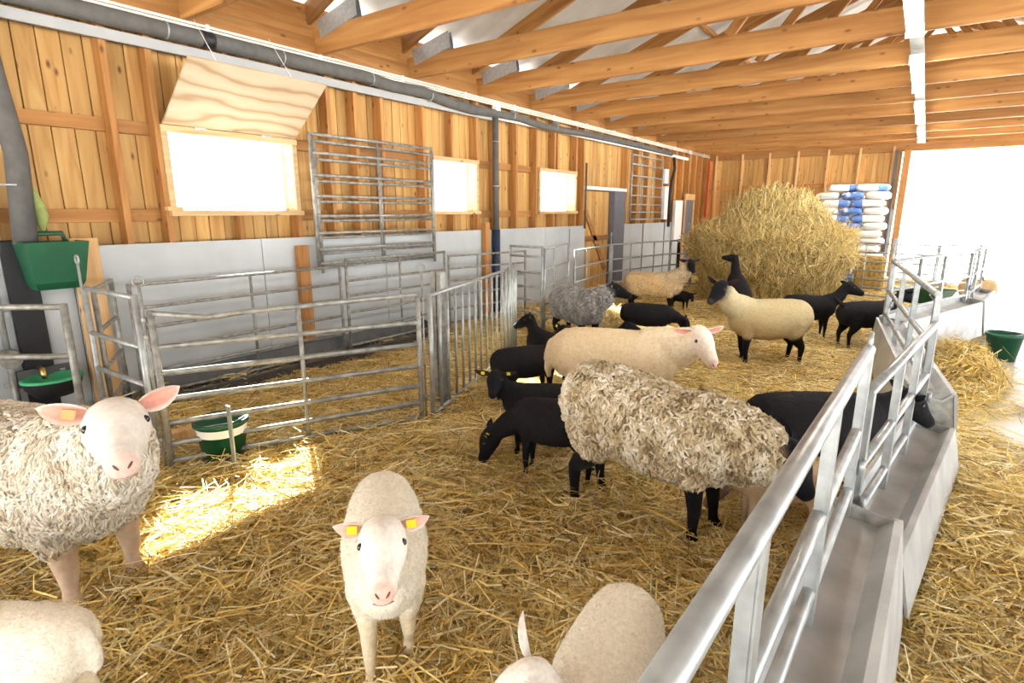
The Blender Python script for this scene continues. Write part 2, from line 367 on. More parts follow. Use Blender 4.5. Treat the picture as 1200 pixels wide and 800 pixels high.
for i, ty in enumerate(TY):
    lab = ('pine roof truss, %s one counted from the camera' % ords[i]) if ords[i] else ('pine roof truss above and behind the camera, %s one' % ['farthest', 'third', 'second', 'closest'][i])
    t = empty('roof_truss', (0, ty, 3.05), label=lab, cat='truss', group='roof trusses')
    tb = bar('tie_beam', (-5.25, BH/2), (4.9, BH/2), .048, BH, M['beam'], t)
    for s in (-1, 1):
        e = (EV[0]+.1, EV[1]-3.05+.06); p = (PK[0], PK[1]-3.05+.02)
        if s > 0: e = (2*PK[0]-e[0], e[1])
        bar('rafter', e, p, .046, .19, M['beam'], t)
        bar('web', (PK[0]+s*1.6, BH), (PK[0], PK[1]-3.1), .044, .1, M['beam'], t)
    for dy in (-.027, .027):
        g = MB().box((-.28, -.002, -.085), (.28, .002, .085)).build('gusset_plate', M['gusset'], t, (-4.72, dy, .27)); g.rotation_euler = (0, -math.atan2(PK[1]-EV[1], PK[0]-EV[0])*.55, 0)

# ================================================================== THINGS ON THE WALL
# fluorescent lamps on their carrier rail
rail = MB().box((-.05, -5.3, 0), (.05, 5.3, .05)).build('lamp_carrier_rail', M['galv'], None, (-.26, 9.9, 3.0)); tag(rail, 'long pale metal carrier rail holding the ceiling lamps', 'rail')
for i, (y0, y1) in enumerate([(3.9, 5.9), (6.95, 8.58), (9.75, 11.5), (12.65, 14.6)]):
    l = empty('fluorescent_lamp', (-.26, (y0+y1)/2, 2.955), label='fluorescent ceiling lamp, %s counted from the camera' % ['nearest', 'second', 'third', 'farthest'][i], cat='lamp', group='ceiling lamps in a row')
    h_ = (y1-y0)/2
    hs_ = MB().box((-.055, -h_, 0), (.055, h_, .045)).build('housing', M['white'], l)
    MB().prism([(-.052, -h_+.03, 0), (.052, -h_+.03, 0), (.042, -h_+.03, -.04), (-.042, -h_+.03, -.04)], (0, 0, 0), (0, 2*h_-.06, 0)).build('diffuser', M['tube_light'], l)
    for s in (-1, 1): MB().box((-.06, s*h_-.02, -.042), (.06, s*h_+.02, .045)).build('end_cap', M['white'], hs_)
# grey trunking strip under the pipe
o = MB().box((0, -3.3, -.03), (.03, 3.3, .045)).build('trunking_strip', M['trunk'], None, (WX+.01, 3.3, 2.815)); tag(o, 'flat pale grey strip running under the grey pipe', 'strip')
o = MB().box((0, -4.0, -.03), (.05, 4.0, .03)).build('cable_duct', M['white'], None, (WX+.01, 10.7, 2.84)); tag(o, 'white cable duct along the far half of the wall', 'duct')
# insulated pipe
pipe = empty('insulated_pipe', (WX+.09, 0, 2.93), label='thick grey foam insulated pipe running along the wall top', cat='pipe')
pts = [(0, y, z) for y, z in ((1.24, .0), (1.6, .0), (2.4, .0), (3.2, -.0), (3.7, .0), (4.3, .01), (4.7, -.02), (5.2, -.005), (5.6, -.05), (6.1, -.075), (6.62, -.06), (7.2, -.05), (7.8, -.085), (8.4, -.08), (9.2, -.06), (10.2, -.05), (11.5, -.05), (13.4, -.06))]
MB().tube(pts, [.062]*10+[.05]*8, 12).build('foam_sleeve', M['foam'], pipe)
MB().tube([(0, 1.28, .0), (.0, 1.24, -.02), (0, 1.22, -.1), (.01, 1.24, -.5), (.02, 1.28, -1.0), (.02, 1.24, -1.6)], [.062, .062, .062, .062, .066, .07], 12).build('drop_sleeve', M['foam'], pipe)
for yy in (1.3, 2.35, 3.35, 4.4, 5.3, 7.0, 8.2): MB().tube([(0, yy-.006, 0 if yy < 5 else -.03), (0, yy+.006, 0 if yy < 5 else -.03)], .066, 12).build('clamp', M['galv'], pipe)
for zz in (-.2, -1.2): MB().tube([(.01, 1.235, zz), (.01, 1.235, zz-.012)], .07, 12).build('clamp', M['galv'], pipe)
MB().tube([(0, 2.62, 0), (0, 2.72, 0)], .066, 12).build('tape_band', M['black'], pipe)
o = empty('drop_pipe', (WX+.07, 6.63, 0), label='vertical grey pipe dropping from the wall top beside the window', cat='pipe')
MB().tube([(0, 0, 2.86), (0, 0, 1.3)], .045, 12).build('foam_sleeve', M['foam'], o); MB().tube([(0, 0, 1.3), (0, 0, .1)], .06, 12).build('lower_sleeve', M['navy'], o)
MB().box((-.02, -.05, 2.86), (.05, .05, 3.02)).build('junction_box', M['white'], o)
for z in (1.9, 2.5): MB().tube([(0, 0, z), (0, 0, z+.012)], .05, 12).build('clamp', M['galv'], o)
o = MB().box((0, -.12, -1.0), (.02, .12, .9)).build('pipe_backing_board', M['trunk'], None, (WX-.02, 1.02, 1.95)); tag(o, 'grey vertical backing board behind the dropping pipe', 'board')
cb = empty('cable_conduits', (WX+.06, 0, 2.985), label='bundle of thin cream conduits along the top of the wall', cat='conduit')
for k in range(3): MB().tube([(0, -1, k*.026), (0, 5, k*.026+.004), (0, 10, k*.026-.004), (0, 16.4, k*.026)], .011, 6).build('conduit', M['conduit'], cb)
for yy in np.arange(1.6, 16, 1.1): MB().box((-.02, yy-.012, -.015), (.014, yy+.012, .07)).build('clip', M['white'], cb)
# plywood flap hinged above the first window
fl = empty('window_flap', (WX+.03, 2.86, 2.25), label='open plywood flap propped above the first window', cat='flap')
o = MB().box((0, -.6, 0), (.018, .6, .68)).build('plywood_sheet', M['ply'], fl, bevel=.002); o.rotation_euler = (0, R(52), 0)
for s in (-.3, .3): MB().box((-.01, s-.05, -.03), (.012, s+.05, .02)).build('hinge', M['galv'], fl)
for s in (-.35, .3): MB().tube([(.50, s, .39), (.10, s+.05, .80)], .003, 5).build('cord', M['conduit'], fl)
MB().box((-.01, -.66, -.69), (.05, -.54, -.66)).build('latch_block', M['post'], fl)

# ------------------------------------------------------------------ gates
def ring(mb, c, r, t, ax=(0, 1, 0)):
    ax = Vector(ax).normalized(); u = ax.orthogonal().normalized(); w = ax.cross(u); c = Vector(c)
    mb.tube([c+(u*cos(a)+w*sin(a))*r for a in np.linspace(0, 2*pi, 13)], t, 6, cap=False); return mb
def gate(name, label, a, b, zs, mids=(.5,), r=.016, z0=0., m='galv_old', pins=(), rise=0., cat='gate', group=None, lean=0., bars=None, sr=None, bend=False):
    """a,b ground ends; zs rail heights; mids fractions of inner stiles; pins: fractions carrying a tall ring pin"""
    a = Vector((a[0], a[1], 0)); b = Vector((b[0], b[1], 0)); d_ = b-a; L_ = d_.length; u = d_/L_; nrm = Vector((-u.y, u.x, 0))
    root = empty(name, (a+b)/2+Vector((0, 0, z0)), 0, label, cat, group); c = (a+b)/2; sr = sr or r*1.15; zt = max(zs)
    P = lambda f, z: (a-c)+d_*f+Vector((0, 0, z+rise*f))+nrm*(lean*z)
    for z in zs:
        pp = [P(0, z), P(.17, z-.045), P(.3, z-.03), P(1, z)] if (bend and z == zt) else [P(0, z), P(1, z)]
        MB().tube(pp, r, 8).build('rail', M[m], root)
    for f in (0, 1): MB().tube([P(f, 0), P(f, zt+r)], sr, 8).build('end_post', M[m], root)
    for f in mids: MB().tube([P(f, min(zs)), P(f, zt)], r*.9, 8).build('stile', M[m], root)
    if bars:
        for f in bars: MB().tube([P(f, .03), P(f, zt)], r*.85, 8).build('bar', M[m], root)
    for f in pins:
        mb = MB(); q = P(f, 0)+u*(.035 if f > .5 else -.035)
        mb.tube([q+Vector((0, 0, .02)), q+Vector((0, 0, zt+.16))], .008, 6); ring(mb, q+Vector((0, 0, zt+.185)), .028, .006, nrm); lp_ = mb.build('locking_pin', M[m], root)
        for zz in (.2, zt-.15, zt-.05): MB().tube([q+Vector((0, 0, zz)), q+Vector((0, 0, zz+.03))], .015, 8).build('pin_eye', M[m], lp_)
    return root
Z7 = [.07, .18, .31, .46, .62, .78, .98]; Z5 = [.12, .3, .5, .72, .98]
gC0, gC1 = gp(203, 552), gp(495, 498)
gate('hurdle_gate', 'long galvanised hurdle gate with seven rails in front of the small pen', gC0, gC1, Z7, (.5,), .017, pins=(0, 1), bend=True)
gA0, gA1 = gp(-60, 535), gp(101, 512)
gate('hurdle_gate', 'worn galvanised gate at the left edge in front of the water bowl', (-5.02, .79), (-4.46, 1.24), [.0, .12, .25, .62, .95], (), .02, m='galv_old')
bL, bR = gp(97, 337, 1.), gp(165, 341, 1.)
gate('hurdle_gate', 'narrow galvanised gate panel between two ring pins behind the woolly white ewe', (-4.44, 1.36), (-3.70, 1.37), [.1, .3, .52, .76, 1.06], (), .016, pins=(0,), m='galv')
gate('hurdle_gate', 'galvanised gate panel running from the ring pin back to the wall', (-4.97, 1.70), (-4.47, 1.42), [.1, .26, .5, .76, 1.04], (), .015)
gate('hurdle_gate', 'galvanised gate lying along the grey wall, left one of two behind the long hurdle', (-4.88, 1.78), (-4.86, 3.72), [.12, .3, .48, .66, .82, 1.0], (.5,), .014)
gate('hurdle_gate', 'galvanised gate lying along the grey wall, right one of two behind the long hurdle', (-4.86, 3.80), (-4.84, 5.30), [.14, .32, .5, .68, .84, 1.06], (.5,), .014)
e0, e1 = gp(508, 494), gp(592, 312, 1.0)
gate('barred_gate', 'galvanised creep gate of upright bars beside the black lambs', e0, e1, [.06, .96], (), .014, bars=list(np.linspace(.09, .93, 11)), m='galv', sr=.02)
o = empty('steel_post', (-3.02, 3.22, 0), label='square galvanised double post at the end of the long hurdle', cat='post')
MB().box((-.05, -.03, 0), (.0, .03, 1.1)).build('upright', M['galv_old'], o, bevel=.004); MB().box((.01, -.03, 0), (.06, .03, 1.1)).build('upright', M['galv_old'], o, bevel=.004)
gate('hurdle_gate', 'galvanised gate standing along the wall behind the barred creep gate', (-4.86, 5.40), (-4.60, 6.75), [.14, .32, .5, .68, .84, 1.0], (.35,), .014)
o = empty('steel_post', (-3.52, 4.86, 0), label='cluster of galvanised uprights at the far end of the creep gate', cat='post')
for k in range(4): MB().tube([(k*-.05, k*.11, 0), (k*-.05, k*.11, .98)], .022, 8).build('upright', M['galv'], o)
gate('hurdle_gate', 'galvanised gate turned across the aisle behind the small black lambs', (-4.32, 6.0), (-3.78, 5.92), [.15, .3, .45, .62, .8, 1.0, 1.12], (), .016, m='galv')
gate('hurdle_gate', 'galvanised gate beside the white panel behind the grey ewe', (-3.76, 5.95), (-4.20, 7.3), [.2, .4, .62, .84, 1.1], (.35,), .014, pins=(1,), m='galv')
gq = [gp(688, 306, 1.), gp(718, 301, 1.), gp(765, 291, 1.), gp(808, 289, 1.)]
gate('hurdle_gate', 'pale galvanised gate before the plank door', (-4.2, 7.5), (-4.45, 9.2), Z5, (.3,), .015, pins=(1,), m='galv')
gate('hurdle_gate', 'pale galvanised gate before the slate door jamb', (-4.45, 9.28), (-4.1, 11.2), Z5, (.3, .7), .015, m='galv')
gate('hurdle_gate', 'pale galvanised gate behind the cream ewe beside the hay', (-4.1, 11.25), (-3.2, 11.9), Z5, (.4,), .015, m='galv')
gate('hurdle_gate', 'galvanised gate right of the hay mound before the sacks', (-1.12, 12.1), (.25, 11.75), [.08, .22, .36, .52, .68, .84, 1.0], (.25,), .016, m='galv')
gate('hurdle_gate', 'galvanised gate beyond the feeders beside the big doorway', (.27, 11.8), (.85, 12.6), [.08, .22, .36, .52, .68, .84, 1.0], (), .016, m='galv')
# gates hung on the wall
for dx, lab in ((.21, 'front one of two galvanised gates hung on the pine wall'), (.10, 'rear one of two galvanised gates hung on the pine wall')):
    y0, y1 = (3.50, 5.17) if dx > .15 else (3.62, 5.30)
    gate('hung_gate', lab, (WX+dx, y0), (WX+dx, y1), [.06, .2, .36, .53, .72, .92, 1.13, 1.3], (.5,), .016, z0=.98 if dx > .15 else .93, m='galv_old')
gate('hung_gate', 'small pale gate hung on the far pine wall beside the door', (WX+.08, 11.25), (WX+.08, 12.95), [.03, .18, .34, .52, .72, .92, 1.15, 1.33], (.33, .66), .017, z0=1.36, m='galv')
# small wall fittings
for y_, z_, w_, h_, nm, lab in ((13.15, 2.35, .2, .32, 'switch_box', 'small white switch box on the far wall'), (13.2, 1.75, .22, .75, 'switch_box', 'tall white fuse box on the far wall'), (14.1, 1.35, .5, .95, 'white_board', 'white upright board beside the far doorway')):
    o = MB().box((0, -w_/2, -h_/2), (.08, w_/2, h_/2)).build(nm, M['white'], None, (WX+.03, y_, z_), bevel=.006); tag(o, lab, 'box' if 'box' in nm else 'board')
o = MB().tube([(0, 0, 0), (0, 0, -1.15)], .018, 8).build('wall_rod', M['rubber'], None, (WX+.06, 9.33, 2.4)); tag(o, 'dark upright rod beside the plank door', 'rod')
o = MB().tube([(0, 0, 0), (.02, .05, -.25), (0, -.05, -.55), (0, -.12, -.9), (0, -.1, -1.6)], .035, 8).build('cable_drop', M['black'], None, (WX+.1, 13.55, 2.8)); tag(o, 'thick black cable loops dropping down the far wall', 'cable')
o = MB().tube([(0, 0, 0), (0, 0, -2.9)], .03, 8).build('red_pipe', M['red'], None, (WX+.12, 16.2, 2.9)); tag(o, 'thin dark red upright pipe in the far corner', 'pipe')
# wooden posts standing before the panels
o = MB().box((-.035, -.06, 0), (.035, .06, 1.22)).build('timber_post', M['stud'], None, (WX+.055, 3.42, 0), bevel=.004); tag(o, 'short pine post before the grey wall between two gates', 'post')
o = MB().box((-.04, -.05, 0), (.04, .05, 1.4)).build('timber_post', M['stud'], None, (WX+.06, 6.40, 0), bevel=.004); tag(o, 'pine post left of the dark blue pipe', 'post')
o = MB().box((-.012, -.09, 0), (.012, .09, 1.36)).build('leaning_board', M['post'], None, (WX+.075, 1.585, 0), bevel=.003); o.rotation_euler = (0, 0, 0); tag(o, 'light pine board standing beside the green hanging feeder', 'board')
# black drain sheet, feeder, drinker
o = MB().box((0, -.09, 0), (.03, .09, 1.36)).build('drain_sheet', M['black'], None, (WX+.02, 1.20, 0), bevel=.01); tag(o, 'black upright plastic strip behind the water bowl', 'strip')
fd = empty('hanging_feeder', (WX+.05, 1.36, 1.02), label='dark green plastic feed trough hooked high on the wall', cat='feeder')
def trough_mesh(L_, top, bot, h_, t=.012, n=6):
    mb = MB(); ring_ = lambda w, z, dx: [(dx-.0, -L_/2*w, z), (dx+.0, L_/2*w, z), (dx+top if z > h_*.9 else dx+bot, L_/2*w, z), (dx+top if z > h_*.9 else dx+bot, -L_/2*w, z)]
    o_ = [ring_(.70, 0, 0), ring_(.80, .05, 0), ring_(1., h_, 0)]; o_[1] = [(p[0]*1.25, p[1], p[2]) for p in o_[1]]
    i_ = [[(p[0]*.94+.008, p[1]*.95, p[2]+.012) for p in q] for q in o_]; i_[2] = [(p[0], p[1], h_) for p in i_[2]]
    for A in (o_, i_):
        v = [p for q in A for p in q]; f = [(r_*4+k, r_*4+(k+1) % 4, r_*4+4+(k+1) % 4, r_*4+4+k) for r_ in range(2) for k in range(4)]+[(0, 1, 2, 3)]; mb.add(v, f)
    mb.add(o_[2]+i_[2], [(k, (k+1) % 4, 4+(k+1) % 4, 4+k) for k in range(4)]); return mb
trough_mesh(.36, .28, .17, .33).build('trough_bowl', M['green'], fd, bevel=.0)
MB().tube([(.02, -.12, .31), (.0, -.11, .38), (-.0, .11, .38), (.02, .12, .31)], .018, 8).build('hook_handle', M['green'], fd)
dr = empty('water_bowl', (WX+.06, 1.22, .40), label='light green drinking bowl with brass valve on the black strip', cat='drinker')
MB().lathe([(.02, -.13), (.10, -.12), (.145, -.05), (.155, .0)], (.16, 0, 0), 24, .95, 1.15).build('bowl_underside', M['black'], dr)
MB().lathe([(.160, -.005), (.160, .014), (.145, .014), (.12, -.05), (.06, -.09), (.0, -.095)], (.16, 0, 0), 24, .95, 1.15).build('bowl_rim', M['green_light'], dr)
MB().box((0, -.16, -.06), (.03, .16, .06)).build('bracket', M['rubber'], dr)
MB().tube([(.02, -.03, .06), (.09, -.03, .06), (.12, -.03, .0)], .018, 8).build('brass_valve', M['brass'], dr)
MB().lathe([(.0, 0), (.016, 0), (.016, .012), (0, .012)], (.035, .1, .02), 10).build('bolt', M['galv'], dr)
wp = empty('water_pipe', (WX+.07, 1.04, 0), label='thin steel water pipe with round junction box left of the black strip', cat='pipe')
MB().tube([(0, 0, .02), (0, 0, .50)], .022, 8).build('lower_tube', M['galv_old'], wp); MB().tube([(0, 0, .62), (0, 0, 1.3)], .02, 8).build('upper_tube', M['galv'], wp)
MB().tube([(-.03, 0, .56), (.06, 0, .56)], .065, 16).build('junction_box', M['galv_old'], wp)
for z in (.35, .85): MB().box((-.03, -.05, z), (.0, .05, z+.03)).build('clip', M['galv'], wp)
o = MB().tube([(0, 0, .0), (.02, .02, -.1), (.0, .04, -.2), (.02, .03, -.3)], [.02, .04, .045, .015], 8).build('green_rag', M['cloth'], None, (WX+.05, 1.33, 1.72)); tag(o, 'pale green rag hanging on the wall beside the grey pipe', 'rag')
# long old feed trough on the floor along the wall
lt = empty('feed_trough', (-4.80, 3.4, .03), R(.5), label='long old grey feed trough along the wall behind the hurdle', cat='trough')
MB().prism([(-.12, -1.6, .05), (.14, -1.6, .0), (.20, -1.6, .12), (.18, -1.6, .13), (.12, -1.6, .02), (-.10, -1.6, .07), (-.14, -1.6, .22), (-.16, -1.6, .22)], (0, 0, 0), (0, 3.2, 0)).build('trough_sheet', M['rubber'], lt)
for s in (-1.6, 1.58): MB().prism([(-.15, s, .22), (.19, s, .12), (.14, s, .0), (-.12, s, .05)], (0, 0, 0), (0, .02, 0)).build('end_plate', M['rubber'], lt)
o = MB().box((-.04, -.1, 0), (.04, .1, .11)).build('wood_block', M['post'], None, tuple(gp(215, 520)), bevel=.006); tag(o, 'small weathered wood block beside the trough end', 'block')
# hay rack
hr = empty('hay_rack', (-3.55, 12.1, 0), R(40), label='small galvanised hay rack left of the hay mound', cat='rack')
for s in (-.5, .5):
    for t_ in (-.2, .2): MB().tube([(s, t_, 0), (s, t_, 1.05)], .016, 6).build('leg', M['galv'], hr)
MB().tube([(-.55, .3, 1.1), (.55, .3, 1.1)], .014, 6).tube([(-.55, -.3, 1.1), (.55, -.3, 1.1)], .014, 6).tube([(-.55, -.3, 1.1), (-.55, .3, 1.1)], .014, 6).tube([(.55, -.3, 1.1), (.55, .3, 1.1)], .014, 6).build('top_frame', M['galv'], hr)
for k in np.linspace(-.5, .5, 8):
    MB().tube([(k, -.3, 1.1), (k, -.05, .7)], .007, 6).build('rack_bar', M['galv'], hr); MB().tube([(k, .3, 1.1), (k, .05, .7)], .007, 6).build('rack_bar', M['galv'], hr)

# ------------------------------------------------------------------ buckets
def bucket(name, label, loc, r0, r1, h_, band=False, rz=0):
    b = empty(name, loc, rz, label, 'bucket')
    MB().lathe([(0, .0), (r0, 0), (r0+(r1-r0)*.9, h_*.9), (r1+.008, h_*.9), (r1+.008, h_), (r1-.006, h_), (r0-.006, .012), (0, .012)], n=28).build('pail', M['green'], b)
    if band: MB().lathe([(r0+(r1-r0)*.66+.002, h_*.66), (r0+(r1-r0)*.86+.002, h_*.86)], n=28).build('white_band', M['white'], b)
    MB().tube([(0, -r1, h_*.92), (r1*.5, -r1*.8, h_*1.0), (r1*1.0, 0, h_*1.03), (r1*.5, r1*.8, h_*1.0), (0, r1, h_*.92)], .004, 6).build('bail_handle', M['galv'], b)
    return b
bk = gp(264, 536); bucket('feed_bucket', 'dark green bucket with white band standing behind the hurdle rails', (bk[0], bk[1], .01), .12, .155, .26, True)
bk = gp(1173, 416); bucket('feed_bucket', 'green bucket standing alone on the wet concrete floor', (bk[0], bk[1], -.05), .125, .165, .30)
o = MB().box((-.02, -.004, 0), (.02, .004, .42)).build('bucket_bracket', M['galv'], None, tuple(gp(265, 558)+np.array([.0, .06, .01]))); tag(o, 'flat pale upright strap on the hurdle before the banded bucket', 'strap')

# ------------------------------------------------------------------ feed barriers
def feeder(label, a, b, dz=0., side=1, ups=(.0, .02, .36, .68, .98), endring=False, post=0.):
    a = Vector((a[0], a[1], 0)); b = Vector((b[0], b[1], 0)); d_ = b-a; L_ = d_.length; ang = math.atan2(d_.y, d_.x)
    root = empty('feed_barrier', (a.x, a.y, 0), ang, label, 'feeder', 'feed barriers with troughs'); s = -side
    T_, Mi, Bo = 1.07+dz, .77+dz, .54+dz
    for z, r in ((T_, .021), (Mi, .019), (Bo, .018)):
        MB().tube([(0, 0, z), (L_, 0, z)], r, 10).build('rail', M['galv'], root)
    for f in ups:
        mb = MB(); x_ = f*L_; mb.box((x_-.022, -.014, .30+dz), (x_-.014, .014, T_)).box((x_+.014, -.014, .30+dz), (x_+.022, .014, T_)).box((x_-.022, -.018, .30+dz), (x_+.022, -.012, T_)); mb.build('upright', M['galv'], root)
    # pan: inner wall, sloped bottom, lip, outer skirt
    lp = .47+dz; prof = [(-.055, .50+dz), (-.03, .445+dz), (.11, .425+dz), (.155, lp), (.18, lp), (.23, .06), (.22, .06), (.165, lp-.012), (.115, .41+dz), (-.035, .43+dz), (-.07, .50+dz)]
    prof = [(x_*1., z) for x_, z in prof]
    pan = MB().prism([(0.02, s*u, z) for u, z in prof], (0, 0, 0), (L_-.04, 0, 0)).build('trough_pan', M['galv_sheet'], root)
    MB().prism([(0.02, s*u, z) for u, z in [(-.07, .50+dz), (-.075, .50+dz), (-.11, .12), (-.10, .12)]], (0, 0, 0), (L_-.04, 0, 0)).build('inner_skirt', M['galv_sheet'], root)
    for x_ in (.03, L_-.04):
        MB().prism([(x_, s*u, z) for u, z in [(-.055, .50+dz), (.165, lp), (.22, .07), (-.09, .12)]], (0, 0, 0), (.006, 0, 0)).build('end_plate', M['galv_old'], pan)
    for x_ in (.15, L_-.15):
        MB().tube([(x_, s*-.06, .02), (x_, s*-.06, .40+dz)], .018, 6).build('leg', M['galv_old'], root); MB().tube([(x_, s*.13, .02), (x_, s*.13, .3+dz)], .018, 6).build('leg', M['galv_old'], root)
    if endring: ring(MB(), (L_+.01, 0, T_+.03), .028, .008, (0, 1, 0)).build('ring_eye', M['galv'], root)
    if post: MB().tube([(L_, 0, .1), (L_, 0, T_+post)], .022, 8).build('tall_post', M['galv'], root)
    for f in (0.01, .99): MB().tube([(f*L_, s*.03, .6+dz), (f*L_, s*.03, .66+dz)], .012, 6).build('coupling_eye', M['galv'], root)
    return root
feeder('nearest galvanised feed barrier with trough at the right foreground', (-.165, .30), (-.10, 2.33), 0, 1, (.02, .27, .63, .985), True)
feeder('second galvanised feed barrier from the camera, set lower, black sheep feeding', (-.085, 2.36), (.135, 4.12), -.17, 1, (.02, .38, .68, .98))
feeder('third galvanised feed barrier from the camera, angled inward to the pen', (.125, 4.17), (-.20, 6.8), 0, 1, (.0, .33, .63, .98), post=.22)
feeder('fourth galvanised feed barrier, turned outward with its tan trough sheet showing', (-.19, 6.86), (.55, 9.0), 0, 1, (.0, .3, .6, .98))
feeder('farthest short galvanised feed barrier beside the big doorway', (.56, 9.06), (.76, 10.4), 0, 1, (.02, .4, .98))

# ------------------------------------------------------------------ sacks
def sackmat():
    m, nt, p, N, L = nodes('feed_sack'); tc = N.new('ShaderNodeTexCoord'); sp = N.new('ShaderNodeSeparateXYZ'); L.new(tc.outputs['Object'], sp.inputs[0])
    r = ramp(N, [(.0, (.80, .80, .77)), (.07, (.80, .80, .77)), (.08, (.10, .22, .58)), (1., (.10, .22, .58))]); r.color_ramp.interpolation = 'CONSTANT'
    nz = N.new('ShaderNodeTexNoise'); nz.inputs['Scale'].default_value = 9
    L.new(tc.outputs['Object'], nz.inputs['Vector']); r2 = ramp(N, [(.56, (0, 0, 0)), (.62, (.8, .8, .8))]); L.new(nz.outputs['Fac'], r2.inputs[0])
    L.new(sp.outputs['X'], r.inputs[0]); out = mix(N, L, r.outputs[0], (.80, .80, .77), r2.outputs[0]); L.new(out, p.inputs['Base Color']); p.inputs['Roughness'].default_value = .45; return m
M['sack'] = sackmat()
def sackmesh(lx, ly, lz, seed):
    rg = np.random.default_rng(seed); nu, nv = 14, 10; v = []; f = []
    for i in range(nu+1):
        for j in range(nv*2):
            u = -1+2*i/nu; a = pi*j/nv; ex = (1-abs(u)**8)**.5 if abs(u) < 1 else 0
            cx = math.copysign(abs(cos(a))**.55, cos(a)); sz = math.copysign(abs(sin(a))**.55, sin(a))
            v.append((u*lx/2, cx*ly/2*(.82+.18*ex), sz*lz/2*(.35+.65*ex)+rg.normal(0, .003)))
    for i in range(nu):
        for j in range(nv*2): f.append((i*nv*2+j, i*nv*2+(j+1) % (nv*2), (i+1)*nv*2+(j+1) % (nv*2), (i+1)*nv*2+j))
    f += [tuple(reversed(range(nv*2))), tuple(nu*nv*2+k for k in range(nv*2))]
    me = bpy.data.meshes.new('sack'); me.from_pydata(v, [], f); me.polygons.foreach_set('use_smooth', [True]*len(f)); me.materials.append(M['sack']); return me
sm = [sackmesh(.615, .43, .156, k) for k in range(4)]
pl = empty('pallet', (-1.32, 14.5, -.05), label='wooden pallet under the stacked feed sacks', cat='pallet')
for k in range(5): MB().box((-.62, -.42+k*.19, .1), (.62, -.32+k*.19, .12)).build('deck_board', M['nogx'], pl)
for k in range(3): MB().box((-.62+k*.57, -.42, 0), (-.52+k*.57, .44, .1)).build('bearer', M['nogx'], pl)
rows = 12; lay = .157
for k in range(rows):
    z = .075+lay*(k+.5); zz = ['bottom', 'second', 'third', 'fourth', 'fifth', 'sixth', 'seventh', 'eighth', 'ninth', 'tenth', 'eleventh', 'top full'][k]
    spots = [(-1.63, 14.28, 0, 'left'), (-1.0, 14.28, pi, 'right')] if k % 2 == 0 else [(-1.76, 14.38, pi/2, 'left'), (-1.30, 14.38, -pi/2, 'middle'), (-.85, 14.38, pi/2, 'right')]
    for (x_, y_, rz, wh) in spots:
        o = link('feed_sack', sm[random.randrange(4)], None, None, (x_+random.uniform(-.012, .012), y_+random.uniform(-.03, .03), z)); o.rotation_euler = (0, 0, rz+random.uniform(-.06, .06))
        tag(o, 'white and blue feed sack, %s one in the %s layer of the stack' % (wh, zz), 'sack', 'feed sacks on the pallet')
for x_, wh in ((-1.5, 'left'), (-.98, 'right')):
    o = link('feed_sack', sm[2], None, None, (x_, 14.35,   .075+lay*12.52)); o.rotation_euler = (0, 0, .2); tag(o, 'white feed sack lying loose on top of the stack, %s one' % wh, 'sack', 'feed sacks on the pallet')
o = MB().box((-.25, -.2, 0), (.25, .2, .75)).build('hay_bale', M['mat'], None, (-.75, 13.2, -.05), bevel=.05); tag(o, 'small brown hay bale behind the gate before the sacks', 'hay bale')
# wheelbarrow beyond the feeders
wbw = empty('wheelbarrow', (.22, 10.6, -.05), R(70), label='dark green wheelbarrow parked behind the fourth feed barrier', cat='wheelbarrow'); wbw.scale = (.72, .72, .72)
mb = MB(); A = [(-.25, -.2, .35), (.25, -.2, .3), (.25, .2, .3), (-.25, .2, .35)]; B = [(-.42, -.32, .66), (.45, -.32, .62), (.45, .32, .62), (-.42, .32, .66)]
mb.add(A+B, [(0, 1, 2, 3)]+[(k, (k+1) % 4, 4+(k+1) % 4, 4+k) for k in range(4)]); mb.build('tub', M['green'], wbw)
for s in (-1, 1):
    MB().tube([(.55, s*.06, .2), (-.2, s*.22, .33), (-.85, s*.28, .62)], .016, 8).build('handle', M['galv'], wbw); MB().tube([(-.2, s*.22, .33), (-.28, s*.22, .02)], .014, 8).build('leg', M['galv'], wbw)
MB().tube([(.55, -.04, .2), (.55, .04, .2)], .19, 20).build('wheel', M['rubber'], wbw)
o = link('tan_sack', sackmesh(.55, .4, .36, 9), None, None, (.95, 13.3, .18)); o.data.materials[0] = M['trimwood']; tag(o, 'tan sack lying by the big doorway beyond the feeders', 'sack')

# ================================================================== STRAW AND HAY
def hgt(x, y):
    h_ = .012*np.sin(3.1*x+1.7*y)+.012*np.sin(5.3*x-4.1*y+1)+.008*np.sin(11*x+7*y)+.006*np.sin(-9*x+13*y+2)
    wall_ = np.clip((-4.1-x)/1.0, 0, 1)*.06
    xb = .62+np.clip(4.6-y, 0, 5)*.55+.12*np.sin(2.1*y)+.08*np.sin(5.3*y+1)
    out = np.clip((x-xb+.25)/.5, 0, 1)
    heap = .22*np.exp(-((x-.42)**2/.05+(y-7.2)**2/.9))
    return h_*(1-out)+wall_-.11*out+heap*(1-out), out
nx, ny = 130, 330
gx = np.linspace(-5.08, 3.6, nx); gy = np.linspace(-1.2, 16.3, ny); X, Y = np.meshgrid(gx, gy, indexing='ij'); Hh, _ = hgt(X, Y)
Hh = np.where(Y > 15, Hh-.0, Hh)
idx = np.arange(nx*ny).reshape(nx, ny); q = np.stack([idx[:-1, :-1], idx[1:, :-1], idx[1:, 1:], idx[:-1, 1:]], -1).reshape(-1, 4)
o = link('straw_bedding', npmesh('straw_bedding', np.stack([X, Y, Hh-.012], -1).reshape(-1, 3), q, smooth=True), M['mat']); tag(o, 'trodden straw bed covering the pen floor', 'straw', kind='stuff')
